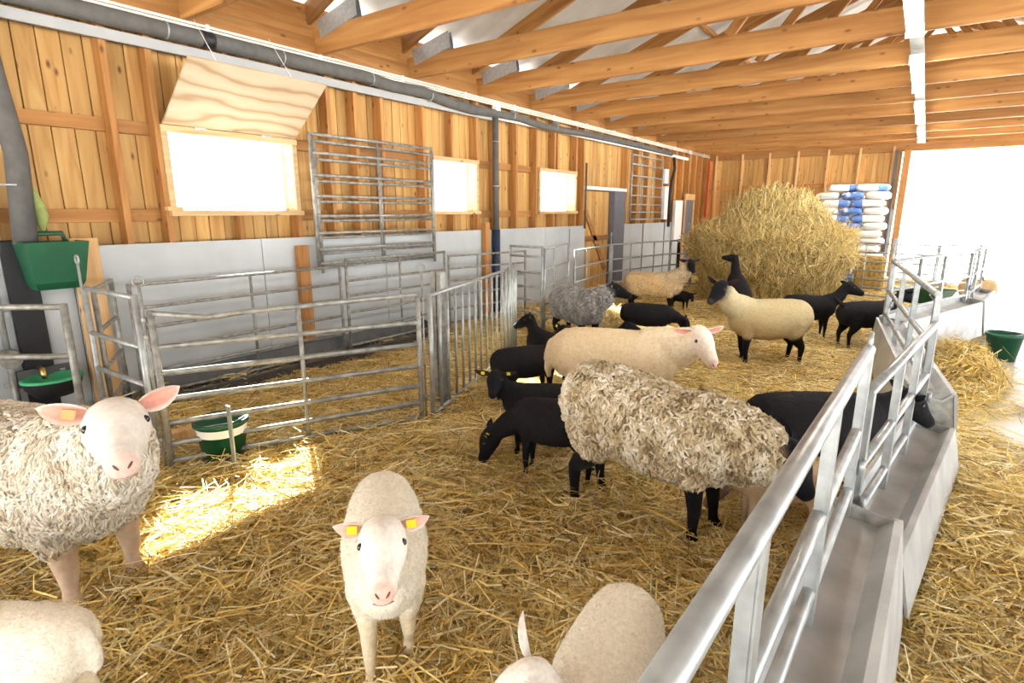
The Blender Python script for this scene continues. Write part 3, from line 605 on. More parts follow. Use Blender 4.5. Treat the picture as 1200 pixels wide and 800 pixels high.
def ribbons(base, tan, nrm, L_, w, bend, lift, roll, K=4):
    """base (n,3) start; tan unit; nrm unit; builds n ribbons with K points"""
    n = len(base); side = np.cross(nrm, tan); side /= np.linalg.norm(side, axis=1, keepdims=True)+1e-9
    s = np.linspace(-.5, .5, K)[None, :, None]
    ctr = base[:, None, :]+tan[:, None, :]*s*L_[:, None, None]+side[:, None, :]*(4*s*s-.5)*(bend*L_)[:, None, None]+nrm[:, None, :]*((lift[:, None, None])*(s)*L_[:, None, None])
    wv = (side*np.cos(roll)[:, None]+nrm*np.sin(roll)[:, None])[:, None, :]*w[:, None, None]*.5
    v = np.stack([ctr-wv, ctr+wv], 2).reshape(-1, 3)
    i0 = (np.arange(n)[:, None]*K+np.arange(K-1)[None, :]).reshape(-1)*2
    return v, np.stack([i0, i0+1, i0+3, i0+2], 1)
def strawcol(n, rep, pal, pw):
    c = np.array(pal)[RNG.choice(len(pal), n, p=pw)]*RNG.uniform(.75, 1.2, (n, 1)); return np.repeat(c, rep, 0)
STR = [(.80, .60, .19), (.90, .73, .31), (.95, .86, .56), (.60, .40, .11), (.30, .18, .05)]
def scatter(n, x0, x1, y0, y1, ref, ex):
    out = np.zeros((0, 2))
    while len(out) < n:
        p = np.stack([RNG.uniform(x0, x1, n), RNG.uniform(y0, y1, n)], 1); dd = np.hypot(np.hypot(p[:, 0], p[:, 1]), 1.55)
        h_, o_ = hgt(p[:, 0], p[:, 1])
        keep = (RNG.random(n) < np.minimum(1, (ref/dd)**ex))*(RNG.random(n) > o_*.985)
        dep = p[:, 0]*_fw[0]+p[:, 1]*_fw[1]+.3; lat = p[:, 0]*_rt[0]+p[:, 1]*_rt[1]
        keep &= (dep > .2) & (np.abs(lat) < dep*1.15+.4)
        out = np.vstack([out, p[keep > 0]])
    return out[:n]
n = 235000; p = scatter(n, -5.05, 3.4, -.5, 16., 1.9, 1.42)
h_, o_ = hgt(p[:, 0], p[:, 1]); th = RNG.uniform(0, 2*pi, n); tl = RNG.normal(0, .22, n)
h_ = np.maximum(h_, -.05)
base = np.stack([p[:, 0], p[:, 1], h_+RNG.exponential(.017, n)+.001], 1)
tan = np.stack([np.cos(th)*np.cos(tl), np.sin(th)*np.cos(tl), np.sin(tl)*.6], 1); tan /= np.linalg.norm(tan, axis=1, keepdims=True)
nrm = np.tile([[0., 0., 1.]], (n, 1)); nrm = nrm-tan*(tan*nrm).sum(1, keepdims=True); nrm /= np.linalg.norm(nrm, axis=1, keepdims=True)
dd = np.hypot(p[:, 0], p[:, 1]); L_ = RNG.gamma(4., .036, n)+.05; w = RNG.uniform(.0024, .0056, n)*(1+.09*dd)
v, q = ribbons(base, tan, nrm, L_, w, RNG.normal(0, .17, n), RNG.normal(0, .06, n), RNG.uniform(-1.1, 1.1, n), 3)
v[:, 2] = np.maximum(v[:, 2], -.048); v[:, 0] = np.maximum(v[:, 0], -5.08)
o = link('loose_straw', npmesh('loose_straw', v, q, strawcol(n, 6, STR, [.30, .28, .20, .15, .07])), M['straw']); tag(o, 'loose golden straw stalks strewn over the bedding', 'straw', kind='stuff')

# hay mound
def mound(name, label, c, prof, amp, nstr, cat, seed, pal, pw, hang=1., Ls=(.12, .5), matcol='mat', sx=1., sy=1.):
    rg = np.random.default_rng(seed); nt_, nr = 96, len(prof)*5
    zs_ = np.array([q_[1] for q_ in prof]); rs_ = np.array([q_[0] for q_ in prof]); s = np.linspace(0, len(prof)-1, nr)
    r_ = np.interp(s, np.arange(len(prof)), rs_); z_ = np.interp(s, np.arange(len(prof)), zs_)
    k = np.ones(5)/5; r2 = np.convolve(np.pad(r_, 2, mode='edge'), k, 'valid'); r2[-1] = 0; z2 = np.convolve(np.pad(z_, 2, mode='edge'), k, 'valid')
    a = np.linspace(0, 2*pi, nt_, endpoint=False); A_, S_ = np.meshgrid(a, np.arange(nr), indexing='xy')
    nz = sum(amp/(j)*np.sin(j*3*A_+rg.uniform(0, 6)+S_*rg.uniform(.1, .5)*j)*np.cos(S_*.35*j+rg.uniform(0, 6)) for j in (1, 2, 3, 4))
    RR = r2[:, None]*(1+nz*.5); v_ = np.stack([RR*np.cos(A_)*sx, RR*np.sin(A_)*sy, z2[:, None]+nz*.10*(z2[:, None] > .1)], -1)
    ii = np.arange(nr*nt_).reshape(nr, nt_); q_ = np.stack([ii[:-1], np.roll(ii[:-1], -1, 1), np.roll(ii[1:], -1, 1), ii[1:]], -1).reshape(-1, 4)
    root = link(name, npmesh(name, v_.reshape(-1, 3), q_, smooth=True), M[matcol], None, c); tag(root, label, cat)
    # strands
    V = v_.reshape(-1, 3); tri = V[q_]; nrm_ = np.cross(tri[:, 1]-tri[:, 0], tri[:, 3]-tri[:, 0]); ar = np.linalg.norm(nrm_, axis=1)+1e-9; nrm_ /= ar[:, None]
    pick = rg.choice(len(q_), nstr, p=ar/ar.sum()); uv = rg.random((nstr, 2, 1)); t_ = tri[pick]
    b_ = t_[:, 0]*(1-uv[:, 0])*(1-uv[:, 1])+t_[:, 1]*uv[:, 0]*(1-uv[:, 1])+t_[:, 2]*uv[:, 0]*uv[:, 1]+t_[:, 3]*(1-uv[:, 0])*uv[:, 1]; nn = nrm_[pick]
    if (nn*(b_-V.mean(0))).sum() < 0: nn = -nn
    dv = np.tile([[0, 0, -hang]], (nstr, 1))+rg.normal(0, .55, (nstr, 3)); dv -= nn*(dv*nn).sum(1, keepdims=True)*.9; dv /= np.linalg.norm(dv, axis=1, keepdims=True)
    n2 = nn-dv*(nn*dv).sum(1, keepdims=True); n2 /= np.linalg.norm(n2, axis=1, keepdims=True)+1e-9
    Lq = rg.uniform(*Ls, nstr); vv, qq = ribbons(b_+nn*rg.exponential(.02, nstr)[:, None], dv, n2, Lq, rg.uniform(.004, .011, nstr), rg.normal(0, .15, nstr), rg.normal(-.05, .15, nstr), rg.uniform(-1, 1, nstr))
    vv[:, 2] = np.maximum(vv[:, 2], .0)
    cc = np.array(pal)[rg.choice(len(pal), nstr, p=pw)]*rg.uniform(.7, 1.2, (nstr, 1))
    st_ = link('hay_strands', npmesh('hay_strands', vv, qq, np.repeat(cc, 8, 0)), M['hay'], root); st_['kind'] = 'stuff'
    return root
HAY = [(.68, .52, .20), (.78, .64, .30), (.50, .35, .12), (.84, .74, .43), (.22, .14, .05)]
M['haycore'] = plain('hay_core', (.40, .29, .10), .95, 0, .45, 22., .8, .1)
mound('hay_mound', 'huge loose mound of hay heaped before the rear wall', (-2.16, 10.75, 0), [(.98, 0), (1.0, .3), (1.12, .58), (1.22, .80), (1.25, 1.0), (1.20, 1.14), (.98, 1.22), (.78, 1.36), (.66, 1.54), (.54, 1.69), (.33, 1.79), (0, 1.81)], .15, 52000, 'hay', 3, HAY, [.3, .3, .17, .13, .10], 1.4, (.1, .55), 'haycore')
mound('straw_heap', 'low straw heap behind the white ewe, sunlight put into its pale stalks', tuple(gp(716, 388)+np.array([0, 0, 0])), [(.36, 0), (.34, .12), (.28, .20), (.15, .24), (0, .25)], .05, 3000, 'straw', 5, STR[:3], [.2, .4, .4], .3, (.06, .2), 'haycore')  # only the palest stalk tones: the sun patch is put into the colour
mound('straw_heap', 'loose brown straw swept up under the fourth feed barrier', (.50, 6.9, -.05), [(.34, 0), (.30, .1), (.2, .2), (.08, .25), (0, .26)], .15, 5000, 'straw', 6, STR, [.25, .2, .1, .3, .15], .3, (.08, .25), 'haycore', .8, 2.6)

# ================================================================== SHEEP
def loft(src, path, up, nseg, tagi):
    """path: list of (center, ry, rz); adds an elliptical closed sweep; src collects verts, faces, region"""
    base = len(src['v']); P = [Vector(p[0]) for p in path]; n = len(P)
    for i, (c, ry, rz) in enumerate(path):
        t = (P[min(i+1, n-1)]-P[max(i-1, 0)]).normalized(); upv = Vector(up); u = upv.cross(t)
        if u.length < 1e-3: u = Vector((0, 1, 0)).cross(t)
        u.normalize(); w_ = t.cross(u)
        for k in range(nseg):
            a = 2*pi*k/nseg; src['v'].append(P[i]+u*cos(a)*ry+w_*sin(a)*rz); src['r'].append(tagi[i] if isinstance(tagi, (list, tuple)) else tagi)
    for i in range(n-1):
        for k in range(nseg): src['f'].append((base+i*nseg+k, base+i*nseg+(k+1) % nseg, base+(i+1)*nseg+(k+1) % nseg, base+(i+1)*nseg+k))
    src['f'] += [tuple(base+k for k in reversed(range(nseg))), tuple(base+(n-1)*nseg+k for k in range(nseg))]
def dens(path, k):
    out = []
    for i in range(len(path)-1):
        a, b = path[i], path[i+1]
        for j in range(k):
            f = j/k; out.append((Vector(a[0]).lerp(Vector(b[0]), f), a[1]+(b[1]-a[1])*f, a[2]+(b[2]-a[2])*f))
    out.append(path[-1]); return out
TORSO, NECK, UPLEG, LOLEG, HEAD, MUZ, HOOF, EAR_O, EAR_I, BELLY = range(10)
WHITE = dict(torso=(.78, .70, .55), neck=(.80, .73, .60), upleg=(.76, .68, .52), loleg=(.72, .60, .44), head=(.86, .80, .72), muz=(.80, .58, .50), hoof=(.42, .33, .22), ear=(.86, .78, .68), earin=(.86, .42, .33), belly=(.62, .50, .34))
BLACK = dict(torso=(.016, .015, .017), neck=(.014, .013, .015), upleg=(.013, .012, .014), loleg=(.010, .010, .011), head=(.010, .010, .012), muz=(.016, .014, .014), hoof=(.012, .011, .01), ear=(.012, .011, .013), earin=(.05, .025, .03), belly=(.012, .011, .012))
def pal(base, **k): d_ = dict(base); d_.update(k); return d_
def sheep(name, label, loc, head_deg, S=1., colr=WHITE, poll=(.62, 0, .86), hdir=(.85, 0, -.5), girth=1., leg=1., feet=None, tail=0., ears=(.15, -.1), earlen=.14, earw=.055,
          tags=(), tagm='tag', vox=.014, wool=0, wl=.03, ww=.005, wcurl=.4, wcol=None, rough=0., lie=False, pitch=0., faces=True, group=None, neckr=1., hs=1., z=0., muzl=1., headwool=False, cat='sheep', wdroop=.5, lx=1., slope=0., tailup=0., hw=1., lump=.003, lumpf=1., wk=4, coh=0., pale=0., locks=0, lr=.010, ll=.05):
    src = dict(v=[], f=[], r=[]); g = girth; lz = .30*(leg-1)          # longer legs lift the trunk
    if lie: lz = -.24
    T = [(-.575, .53, .03, .03), (-.555, .53, .12, .12), (-.48, .525, .185, .18), (-.36, .515, .215, .205), (-.2, .50, .235, .22), (-.03, .488, .245, .228), (.13, .49, .23, .22), (.27, .505, .20, .205), (.38, .525, .155, .17), (.455, .54, .085, .10), (.47, .54, .02, .03)]
    loft(src, [((x, 0, zc+lz+slope*x), ry*g, rz*(.5+.5*g)) for x, zc, ry, rz in T], (0, 0, 1), 24, TORSO)
    pv = Vector(poll)+Vector((0, 0, lz)); hd = Vector(hdir).normalized(); k = neckr
    nb = Vector((.26, 0, .555+lz+slope*.26)); mid = nb.lerp(pv, .5)+Vector((.05, 0, -.02))
    loft(src, dens([(nb-Vector((.06, 0, 0)), .15*k, .17*k), (nb.lerp(mid, .6), .135*k, .155*k), (mid, .115*k, .135*k), (mid.lerp(pv, .6), .092*k, .11*k), (pv-hd*.0, .075, .085)], 3), (0, 0, 1), 16, NECK)
    # head
    upv = Vector((0, 0, 1)); lat = upv.cross(hd)
    if lat.length < .1: lat = Vector((0, 1, 0))
    lat.normalize(); hu = hd.cross(lat)
    H = [(-.06, 0, .02, .02), (-.045, 0, .055, .06), (0, .006, .074, .082), (.05, .006, .078, .09), (.10, 0, .070, .082), (.15, -.010, .055, .066), (.20, -.016, .045, .052), (.24, -.020, .041, .045), (.265, -.023, .031, .036), (.277, -.024, .012, .016)]
    hp = [(pv+hd*(t*hs*(muzl if t > .1 else 1))+hu*(o_*hs), ry*hs*(hw if t < .14 else .5+.5*hw), rz*hs) for t, o_, ry, rz in H]
    loft(src, dens(hp, 2), hu, 16, [HEAD]*15+[MUZ]*4)
    # legs
    feet = feet or {}
    for nm, sx, sy in (('fl', 1, 1), ('fr', 1, -1), ('hl', -1, 1), ('hr', -1, -1)):
        fx, fz = feet.get(nm, (0., 0.)); y0 = .105*g*sy; gl = lz
        if lie:
            if sx > 0: pts = [((.27, y0, .30), .09, .09), ((.36, y0*1.2, .10), .05, .05), ((.26, y0*1.3, .05), .035, .035), ((.12, y0*1.3, .035), .03, .03)]
            else: pts = [((-.36, y0, .26), .13, .13), ((-.22, y0*1.7, .12), .07, .07), ((-.36, y0*1.9, .05), .035, .035), ((-.2, y0*1.9, .035), .03, .03)]
            loft(src, dens(pts, 4), (1, 0, 0), 10, UPLEG); continue
        if sx > 0: pts = [((.27, y0, .46+gl), .10, .10), ((.255, y0*1.02, .33+gl), .07, .075), ((.265+fx*.3, y0, .26+gl*.75), .047, .05), ((.275+fx*.55+fz*.4, y0, .165+gl*.5+fz*.6), .036, .037), ((.27+fx*.85, y0, .09+fz), .026, .027), ((.27+fx*.95, y0, .05+fz), .031, .031), ((.285+fx, y0, .018+fz), .036, .042), ((.29+fx, y0, .0+fz), .034, .044)]
        else: pts = [((-.35, y0, .47+gl), .13, .15), ((-.34, y0*1.08, .36+gl), .10, .12), ((-.37+fx*.2, y0*1.1, .29+gl*.8), .062, .075), ((-.445+fx*.5, y0*1.08, .215+gl*.6), .038, .044), ((-.435+fx*.8, y0*1.05, .10+fz), .027, .028), ((-.43+fx*.92, y0*1.05, .05+fz), .031, .031), ((-.415+fx, y0*1.05, .018+fz), .036, .042), ((-.41+fx, y0*1.05, 0+fz), .034, .044)]
        dp = dens(pts, 3); loft(src, dp, (1, 0, 0), 12, [UPLEG]*5+[LOLEG]*12+[HOOF]*(len(dp)-17))
    if tail:
        tz = .62+lz; loft(src, dens([((-.50, 0, tz), .05, .05), ((-.57, 0, tz-.03), .042, .042), ((-.60, 0, tz-.12), .038, .038), ((-.60, 0, tz-.12-tail*.6), .033, .033), ((-.59, 0, tz-.12-tail), .02, .02)], 3), (1, 0, 0), 10, TORSO)
    if tailup: loft(src, dens([((-.50, 0, .66+lz), .045, .045), ((-.60, 0, .70+lz), .035, .035), ((-.68, 0, .70+lz+tailup*.6), .028, .028), ((-.72, 0, .70+lz+tailup), .012, .012)], 3), (0, 1, 0), 10, TORSO)
    if lx != 1.:
        sh = Vector((.26*(lx-1), 0, 0)); src['v'] = [(p_+sh) if src['r'][i] in (NECK, HEAD, MUZ) else Vector((p_.x*lx, p_.y, p_.z)) for i, p_ in enumerate(src['v'])]; pv = pv+sh
    if pitch:
        Mx = Matrix.Rotation(R(-pitch), 3, 'Y'); piv = Vector((-.42, 0, .35))
        src['v'] = [piv+Mx @ (p_-piv) if not (src['r'][i] in (LOLEG, HOOF) and p_.x < -.2) else p_ for i, p_ in enumerate(src['v'])]
        pv = piv+Mx @ (pv-piv); hd = Mx @ hd; hu = Mx @ hu
    # one continuous skin
    tm = bpy.data.meshes.new('tmp'); tm.from_pydata([tuple(p_) for p_ in src['v']], [], src['f'])
    bm = bmesh.new(); bm.from_mesh(tm); bmesh.ops.recalc_face_normals(bm, faces=bm.faces[:]); bm.to_mesh(tm); bm.free()
    to = bpy.data.objects.new('tmp', tm); COL.objects.link(to)
    md = to.modifiers.new('r', 'REMESH'); md.mode = 'VOXEL'; md.voxel_size = vox
    ms = to.modifiers.new('s', 'SMOOTH'); ms.factor = .5; ms.iterations = 5
    dg = bpy.context.evaluated_depsgraph_get(); ev = to.evaluated_get(dg); em = ev.to_mesh()
    nv = len(em.vertices); V = np.empty(nv*3, np.float32); em.vertices.foreach_get('co', V); V = V.reshape(-1, 3).astype(float)
    nl = len(em.loops); LI = np.empty(nl, np.int32); em.loops.foreach_get('vertex_index', LI)
    NQ = nl//4; Q = LI.reshape(-1, 4) if nl == len(em.polygons)*4 else None
    if Q is None: Q = np.array([list(p_.vertices)+[p_.vertices[-1]]*(4-len(p_.vertices)) for p_ in em.polygons])[:, :4]
    ev.to_mesh_clear(); bpy.data.objects.remove(to); bpy.data.meshes.remove(tm)
    kd = kdtree.KDTree(len(src['v']))
    for i, p_ in enumerate(src['v']): kd.insert(p_, i)
    kd.balance()
    names = ['torso', 'neck', 'upleg', 'loleg', 'head', 'muz', 'hoof', 'ear', 'earin', 'belly']; PC = np.array([colr[n_] for n_ in names])
    C_ = np.zeros((nv, 3)); REG = np.zeros(nv, int)
    for i in range(nv):
        hit = kd.find_n(V[i], 5); ws = [1/(h__[2]+.008)**2 for h__ in hit]; c_ = sum(PC[src['r'][h__[1]]]*w__ for h__, w__ in zip(hit, ws))/sum(ws); C_[i] = c_; REG[i] = src['r'][hit[0][1]]
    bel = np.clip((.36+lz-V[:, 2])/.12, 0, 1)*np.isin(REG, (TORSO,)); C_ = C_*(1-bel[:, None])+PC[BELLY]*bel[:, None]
    t_ = V[Q]; fn = np.cross(t_[:, 2]-t_[:, 0], t_[:, 3]-t_[:, 1]); VN = np.zeros_like(V)
    for j_ in range(4): np.add.at(VN, Q[:, j_], fn)
    VN /= np.linalg.norm(VN, axis=1, keepdims=True)+1e-9
    if (VN*(V-V.mean(0))).sum() < 0: VN = -VN
    lf = 110/lumpf; ln = np.sin(V@np.array([1, .3, .2])*lf+1)*np.sin(V@np.array([-.2, 1, .3])*lf+2)*np.sin(V@np.array([.3, -.2, 1])*lf*.9)+.6*np.sin(V@np.array([.7, .6, .5])*lf*.55)*np.sin(V@np.array([.5, -.7, .6])*lf*.5+1)
    V = V+VN*(ln*lump*np.isin(REG, (TORSO, NECK, UPLEG)))[:, None]
    # ears joined to the head
    ev_, eq_, ec_ = [], [], []; nb_ = nv
    earpos = []
    for s in (1, -1):
        L0 = pv+hd*(-.005*hs)+lat*(s*.060*hs*hw)+hu*(.045*hs)
        ed = (lat*s+hu*ears[0]+hd*ears[1]).normalized(); ew = hu.cross(ed); ew = ed.cross(hd).normalized(); en = ew.cross(ed).normalized()
        if en.dot(hd) < 0: en = -en
        nu, nw = 9, 6; start = nb_+len(ev_); le = earlen*hs
        for lay_ in (0, 1):
            for i in range(nu):
                t = i/(nu-1); wid = earw*hs*(max(.0, sin(pi*min(1, .17+t*.83)))**.75)*(1.0 if t < .999 else .0)+.002
                for j in range(nw):
                    c2 = -1+2*j/(nw-1); pp = L0+ed*(t*le)+ew*(c2*wid*.5)+en*(c2*c2*wid*.30-(.007 if lay_ else 0)*(1-t*.6)-t*t*.02)
                    ev_.append(pp); ec_.append(colr['ear'] if lay_ or abs(c2) > .9 or t > .95 else tuple(colr['earin'][q_]*(.7+.3*t)+colr['ear'][q_]*.3*(1-t)*0 for q_ in range(3)))
        for lay_ in (0, 1):
            o_ = start+lay_*nu*nw
            for i in range(nu-1):
                for j in range(nw-1):
                    f_ = (o_+i*nw+j, o_+i*nw+j+1, o_+(i+1)*nw+j+1, o_+(i+1)*nw+j); eq_.append(f_ if lay_ else f_[::-1])
        for i in range(nu-1):
            for j in (0, nw-1): a_ = start+i*nw+j; eq_.append((a_, a_+nw, a_+nw+nu*nw, a_+nu*nw))
        earpos.append((L0, ed, ew, en, le))
    VV = np.vstack([V, np.array(ev_)]); QQ = np.vstack([Q, np.array(eq_)]); CC = np.vstack([C_, np.array(ec_)])
    me = npmesh('body', VV, QQ, CC, smooth=True); me.materials.append(M['fleece_dark' if colr['torso'][0] < .05 else 'fleece'])
    root = empty(name, (loc[0], loc[1], z), R(head_deg), label, cat, group); root.scale = (S, S, S)
    body = link('body', me, None, root)
    # wool
    if wool:
        msk = np.isin(REG, (TORSO, NECK) + ((UPLEG,) if True else ()) + ((HEAD,) if headwool else ()))
        t_ = V[Q]; nn = np.cross(t_[:, 1]-t_[:, 0], t_[:, 3]-t_[:, 0]); ar = np.linalg.norm(nn, axis=1)+1e-12; nn /= ar[:, None]
        if (nn*(t_.mean(1)-V.mean(0))).sum() < 0: nn = -nn
        wgt = ar*msk[Q].all(1); pk = RNG.choice(len(Q), wool, p=wgt/wgt.sum()); uv = RNG.random((wool, 2, 1)); tt = t_[pk]
        b_ = tt[:, 0]*(1-uv[:, 0])*(1-uv[:, 1])+tt[:, 1]*uv[:, 0]*(1-uv[:, 1])+tt[:, 2]*uv[:, 0]*uv[:, 1]+tt[:, 3]*(1-uv[:, 0])*uv[:, 1]; n_ = nn[pk]
        K = wk; s = np.linspace(0, 1, K)[None, :, None]; Lq = (wl*RNG.uniform(.6, 1.3, wool))[:, None, None]
        sn = lambda f_, p0: np.sin(b_@np.array([1, .4, .3])*f_+p0)*np.sin(b_@np.array([-.3, 1, .5])*f_*.9+p0*2)+np.sin(b_@np.array([.4, -.5, 1])*f_*1.1+p0*3)*.6
        cf = 70*coh
        dn = np.tile([[-.2, 0, -1.]], (wool, 1))+(RNG.normal(0, .5, (wool, 3)) if not coh else np.stack([sn(cf, 1), sn(cf, 2), sn(cf, 3)], 1)*.9+RNG.normal(0, .18, (wool, 3))); dn -= n_*(dn*n_).sum(1, keepdims=True); dn /= np.linalg.norm(dn, axis=1, keepdims=True)+1e-9
        sd = np.cross(n_, dn); ph = (RNG.uniform(0, 6.28, wool) if not coh else sn(cf*.7, 5)*3+RNG.normal(0, .35, wool))[:, None, None]
        ctr = b_[:, None]-n_[:, None]*.004+n_[:, None]*(s*Lq*(1-wdroop*s))+dn[:, None]*(s**1.5*Lq*wdroop*1.2)+(sd[:, None]*np.sin(s*7.5+ph)+n_[:, None]*.5*np.cos(s*7.5+ph))*(Lq*wcurl*.30*s**.6)
        wd = (ww*RNG.uniform(.6, 1.3, wool))[:, None, None]*(1-.75*s**2); wv = sd[:, None]*wd*.5
        v_ = np.stack([ctr-wv, ctr+wv], 2).reshape(-1, 3); i0 = (np.arange(wool)[:, None]*K+np.arange(K-1)[None]).reshape(-1)*2; q_ = np.stack([i0, i0+1, i0+3, i0+2], 1)
        if wcol is None: c0 = C_[Q[pk, 0]]
        elif not coh: c0 = np.array(wcol)[RNG.choice(len(wcol), wool)]
        else:
            wc_ = np.array(wcol); ix = np.clip((sn(cf*.8, 7)*.28+.5+RNG.normal(0, .13, wool)+pale*np.clip((-.36-b_[:, 0])*2.5, 0, .5))*(len(wc_)-1), 0, len(wc_)-1.001); i_ = ix.astype(int); f_ = (ix-i_)[:, None]; c0 = wc_[i_]*(1-f_)+wc_[i_+1]*f_
        c0 = c0*RNG.uniform(.75, 1.2, (wool, 1)); fl_ = link('fleece', npmesh('fleece', v_, q_, np.clip(np.repeat(c0, 2*K, 0), 0, .95)), M['wool'], body); fl_['kind'] = 'stuff'
    if locks:
        msk = np.isin(REG, (TORSO, NECK, UPLEG)); t_ = V[Q]; wgt = np.linalg.norm(np.cross(t_[:, 1]-t_[:, 0], t_[:, 3]-t_[:, 0]), axis=1)*msk[Q].all(1); nl_ = locks
        pk = RNG.choice(len(Q), nl_, p=wgt/wgt.sum()); b_ = t_[pk].mean(1); n_ = VN[Q[pk]].mean(1); n_ /= np.linalg.norm(n_, axis=1, keepdims=True)
        sn = lambda f_, p0: np.sin(b_@np.array([1, .4, .3])*f_+p0)*np.sin(b_@np.array([-.3, 1, .5])*f_*.9+p0*2)+np.sin(b_@np.array([.4, -.5, 1])*f_*1.1+p0*3)*.6
        dn = np.tile([[-.15, 0, -1.]], (nl_, 1))+np.stack([sn(45, 1), sn(45, 2), sn(45, 3)], 1)*.45+RNG.normal(0, .3, (nl_, 3)); dn -= n_*(dn*n_).sum(1, keepdims=True); dn /= np.linalg.norm(dn, axis=1, keepdims=True)+1e-9
        sd = np.cross(n_, dn); K, G = 5, 4; s = np.linspace(0, 1, K)[None, :, None]; Lq = (ll*RNG.uniform(.7, 1.3, nl_))[:, None, None]; ph = RNG.uniform(0, 6.28, nl_)[:, None, None]; rr = (lr*RNG.uniform(.7, 1.25, nl_))[:, None, None]
        ctr = b_[:, None]+n_[:, None]*(rr*(.15+.75*np.sin(pi*s*.9)))+dn[:, None]*(Lq*(s-.35))+sd[:, None]*np.sin(s*7+ph)*rr*.75+n_[:, None]*np.cos(s*7+ph)*rr*.4
        rad = rr*np.sin(pi*(.08+.88*s))**.8*(1-.35*s); an = np.linspace(0, 2*pi, G, endpoint=False)
        v_ = ctr[:, :, None, :]+(sd[:, None, None, :]*np.cos(an)[None, None, :, None]+n_[:, None, None, :]*np.sin(an)[None, None, :, None])*rad[..., None]
        ii = np.arange(nl_*K*G).reshape(nl_, K, G); q_ = np.stack([ii[:, :-1], np.roll(ii[:, :-1], -1, 2), np.roll(ii[:, 1:], -1, 2), ii[:, 1:]], -1).reshape(-1, 4)
        wc_ = np.array(wcol); ix = np.clip((sn(30, 7)*.22+.5+RNG.normal(0, .22, nl_)+pale*np.clip((-.36-b_[:, 0])*2.5, 0, .5))*(len(wc_)-1), 0, len(wc_)-1.001); i_ = ix.astype(int); f_ = (ix-i_)[:, None]; c0 = wc_[i_]*(1-f_)+wc_[i_+1]*f_
        lk = link('wool_locks', npmesh('wool_locks', v_.reshape(-1, 3), q_, np.repeat(c0, K*G, 0), smooth=True), M['fleece'], body); lk['kind'] = 'stuff'
    if faces:
        for s in (1, -1):
            c_ = pv+hd*(.085*hs)+lat*(s*.0615*hs*hw)+hu*(.034*hs)
            MB().lathe([(0.0001, -.013*hs)]+[(.013*hs*cos(a_), .013*hs*sin(a_)) for a_ in np.linspace(-1.2, 1.2, 6)]+[(.0001, .013*hs)], n=10).build('eye', M['eye'], body, c_)
            if name != 'black_sheep' and colr['head'][0] > .3:
                MB().tube([pv+hd*(f_*hs*muzl)+lat*(s*a_*hs)+hu*(b2*hs) for f_, a_, b2 in ((.276, .010, -.016), (.272, .016, -.009), (.266, .021, -.003))], [.0022*hs, .0042*hs, .0024*hs], 6).build('nostril', M['nostril'], body)
        if colr['head'][0] > .3:
            pts = [pv+hd*((.270-.016*abs(q_)**1.5)*hs*muzl)+lat*(q_*.030*hs)-hu*((.043+.004*abs(q_))*hs) for q_ in (-1, -.6, -.2, .2, .6, 1)]
            MB().tube(pts, .0024*hs, 5).build('mouth', M['lip'], body)
    for (sd_, t) in tags:
        L0, ed, ew, en, le = earpos[0 if sd_ > 0 else 1]; c_ = L0+ed*(le*t)
        mb = MB(); h_ = .0145*hs; mb.add([c_+ew*a_*h_+ed*b2*h_*1.1+en*d2 for d2 in (.012, .016) for a_, b2 in ((-1, -1), (1, -1), (1, 1), (-1, 1))]+[c_+ew*a_*h_+ed*b2*h_*1.1-en*d2 for d2 in (.012, .016) for a_, b2 in ((-1, -1), (1, -1), (1, 1), (-1, 1))], [(0, 1, 2, 3), (7, 6, 5, 4), (0, 4, 5, 1), (1, 5, 6, 2), (2, 6, 7, 3), (3, 7, 4, 0), (8, 9, 10, 11), (15, 14, 13, 12)])
        mb.build('ear_tag', M[tagm], body)
    return root

def hloc(heading, wang, tilt):
    """head direction in the sheep's own frame from a world bearing and a tilt below level (degrees)"""
    a = R(wang-heading); return (cos(a)*cos(R(tilt)), sin(a)*cos(R(tilt)), -sin(R(tilt)))
LW = dict(vox=.017, hs=1.28, neckr=.85, wk=3)
CREAM = pal(WHITE, torso=(.84, .79, .66), neck=(.80, .74, .60), upleg=(.80, .74, .59), loleg=(.74, .65, .46), belly=(.52, .41, .24), head=(.80, .76, .68), muz=(.70, .47, .38), ear=(.74, .68, .60), earin=(.80, .45, .36))
EWE1 = pal(WHITE, torso=(.66, .58, .45), neck=(.72, .65, .53), upleg=(.66, .58, .44), belly=(.46, .36, .23), loleg=(.58, .44, .32), head=(.72, .67, .60), muz=(.70, .52, .44))
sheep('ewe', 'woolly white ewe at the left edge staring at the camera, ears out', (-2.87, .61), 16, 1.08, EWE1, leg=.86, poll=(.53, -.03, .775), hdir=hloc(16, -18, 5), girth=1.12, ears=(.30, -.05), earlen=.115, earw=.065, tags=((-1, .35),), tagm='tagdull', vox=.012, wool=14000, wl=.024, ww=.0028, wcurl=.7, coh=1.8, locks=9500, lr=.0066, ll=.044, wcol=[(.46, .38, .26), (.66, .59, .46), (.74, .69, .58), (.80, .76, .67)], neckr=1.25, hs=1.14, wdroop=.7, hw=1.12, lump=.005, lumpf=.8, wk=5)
sheep('lamb', 'cream lamb at the bottom left corner seen from behind', (-2.06, .23), 214, .57, CREAM, poll=(.56, 0, .70), hdir=(.8, 0, -.6), leg=1.2, wool=9000, wl=.020, ww=.003, wcurl=.3, tail=.12, **LW)
